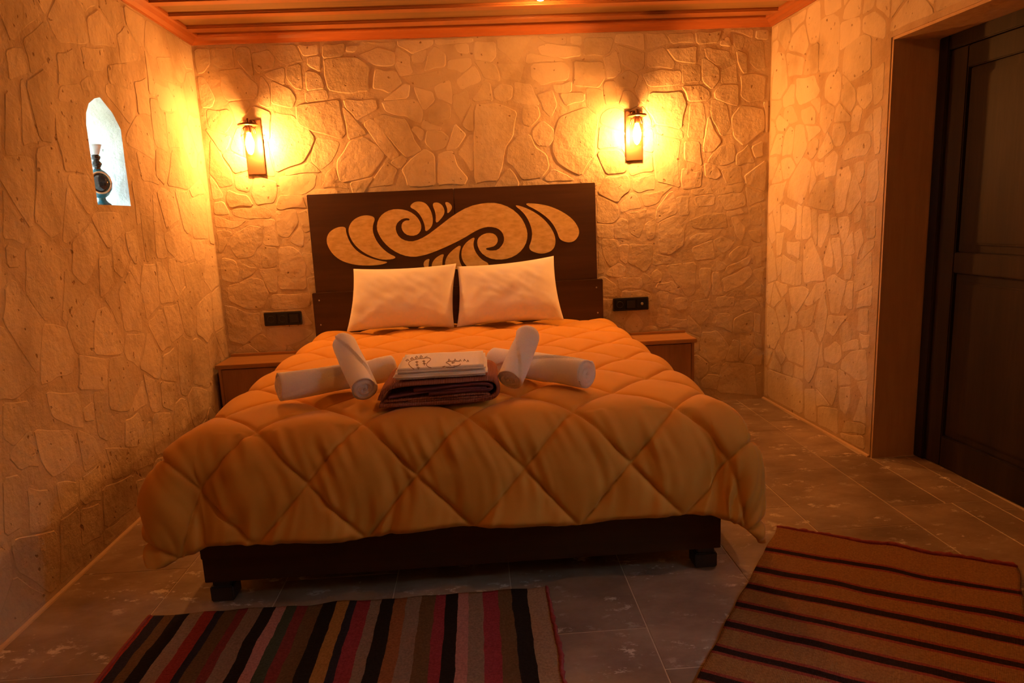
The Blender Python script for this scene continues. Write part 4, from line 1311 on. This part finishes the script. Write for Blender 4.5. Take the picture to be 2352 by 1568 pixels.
BLK, NVY, BRN, TAN, RED, MAR, PNK, GRN, RST, GRY, CRM, ORA = ((.022, .017, .018), (.030, .028, .045), (.15, .085, .045), (.36, .24, .145), (.33, .045, .035), (.22, .045, .045),
    (.46, .22, .18), (.060, .075, .055), (.30, .115, .05), (.27, .19, .13), (.30, .045, .06), (.40, .20, .06))
bands1 = [(610, RED), (619, NVY), (667, BRN), (712, BLK), (777, TAN), (835, RED), (887, NVY), (917, BRN), (977, MAR), (1022, GRY), (1082, BLK), (1135, PNK), (1185, GRN), (1227, MAR), (1277, BRN),
          (1337, BLK), (1392, ORA), (1447, NVY), (1477, CRM), (1532, GRY), (1582, BLK), (1637, RST), (1692, GRY), (1747, BRN), (1802, CRM), (1847, BLK), (1902, PNK), (1947, GRY), (2002, CRM), (2062, BRN), (2120, BLK), (2182, TAN)]
xs0 = [hitZ(b[0] / 1.809, 1150 + (500 - (b[0] - 610) * .078) / 1.809, .006)[0] for b in bands1]
RX0, RX1 = float(xs0[0]), .205
M_RUG1 = mat_stripes('kilim_many_stripes', [((float(x) - RX0) / (RX1 - RX0), b[1]) for x, b in zip(xs0, bands1)], 0, .014)
r1, top1, nx1, ny1 = rug('striped_rug', (RX0, -2.100), (1, 0), (0, -1), RX1 - RX0, .80, 160, 70, M_RUG1,
                         'kilim rug with many red black and tan stripes before the bed foot', .012, 3.0)
# red binding on the two ends
def binding(rug_o, pts, rad, mat, nm):
    v, f = tube_data(pts, rad, 6)
    for k, p in enumerate(v):
        q = noise.noise((p[0] * 90, p[1] * 90, 2)) * rad * .8
        p[2] = max(p[2] + q, .0006); p[0] += q
    return pyd(nm, v, f, mat, rug_o, True)
binding(r1, [(top1[i * nx1 + nx1 - 1][0] + .004, top1[i * nx1 + nx1 - 1][1], .0085) for i in range(ny1)], .007, M_RUGRED, 'fringe_binding')
binding(r1, [(top1[i * nx1][0] - .003, top1[i * nx1][1], .0075) for i in range(ny1)], .006, M_RUGRED, 'fringe_binding')

TLc = hitZ(1785, 1212, .006); TRc = hitZ(2337, 1302, .006); BLc = hitZ(1595, 1568, .006)
axv = (TRc - TLc)[:2]; W2 = float(np.linalg.norm(axv)); axv = axv / W2
ayv = (BLc - TLc)[:2]; ayv = ayv / np.linalg.norm(ayv)
ayn = np.array((axv[1], -axv[0]))
skw = float(ayv @ ayn)
L2 = 1.55
dark = [hitZ(1150 + a / 1.957, 1150 + b / 1.957, .006)[:2] for a, b in ((1800, 325), (1800, 435), (1800, 525), (1800, 625), (1800, 735))]
tpos = [float((d - TLc[:2]) @ ayn) / skw for d in dark]
pitch = (tpos[-1] - tpos[0]) / (len(tpos) - 1)
RB, RK, RR = (.30, .155, .055), (.028, .016, .016), (.26, .055, .04)
st = [(0.0, RR), (.012 / L2, RB)]
k = 0
while len(st) < 27 and tpos[0] + k * pitch < L2 - .05:
    c = tpos[k] if k < len(tpos) else tpos[-1] + (k - len(tpos) + 1) * pitch
    st += [((c - .026) / L2, RR), ((c - .014) / L2, RK), ((c + .013) / L2, RR), ((c + .024) / L2, RB)]
    k += 1
M_RUG2 = mat_stripes('kilim_brown_stripes', st, 1, .006)
r2, top2, nx2, ny2 = rug('brown_rug', TLc[:2], axv, ayv, W2, L2, 60, 120, M_RUG2, 'brown kilim rug with dark red-edged stripes lying askew by the door', .010, 8.0)
binding(r2, [(top2[j][0], top2[j][1], .010) for j in range(nx2)], .0075, M_RUGRED, 'end_binding')
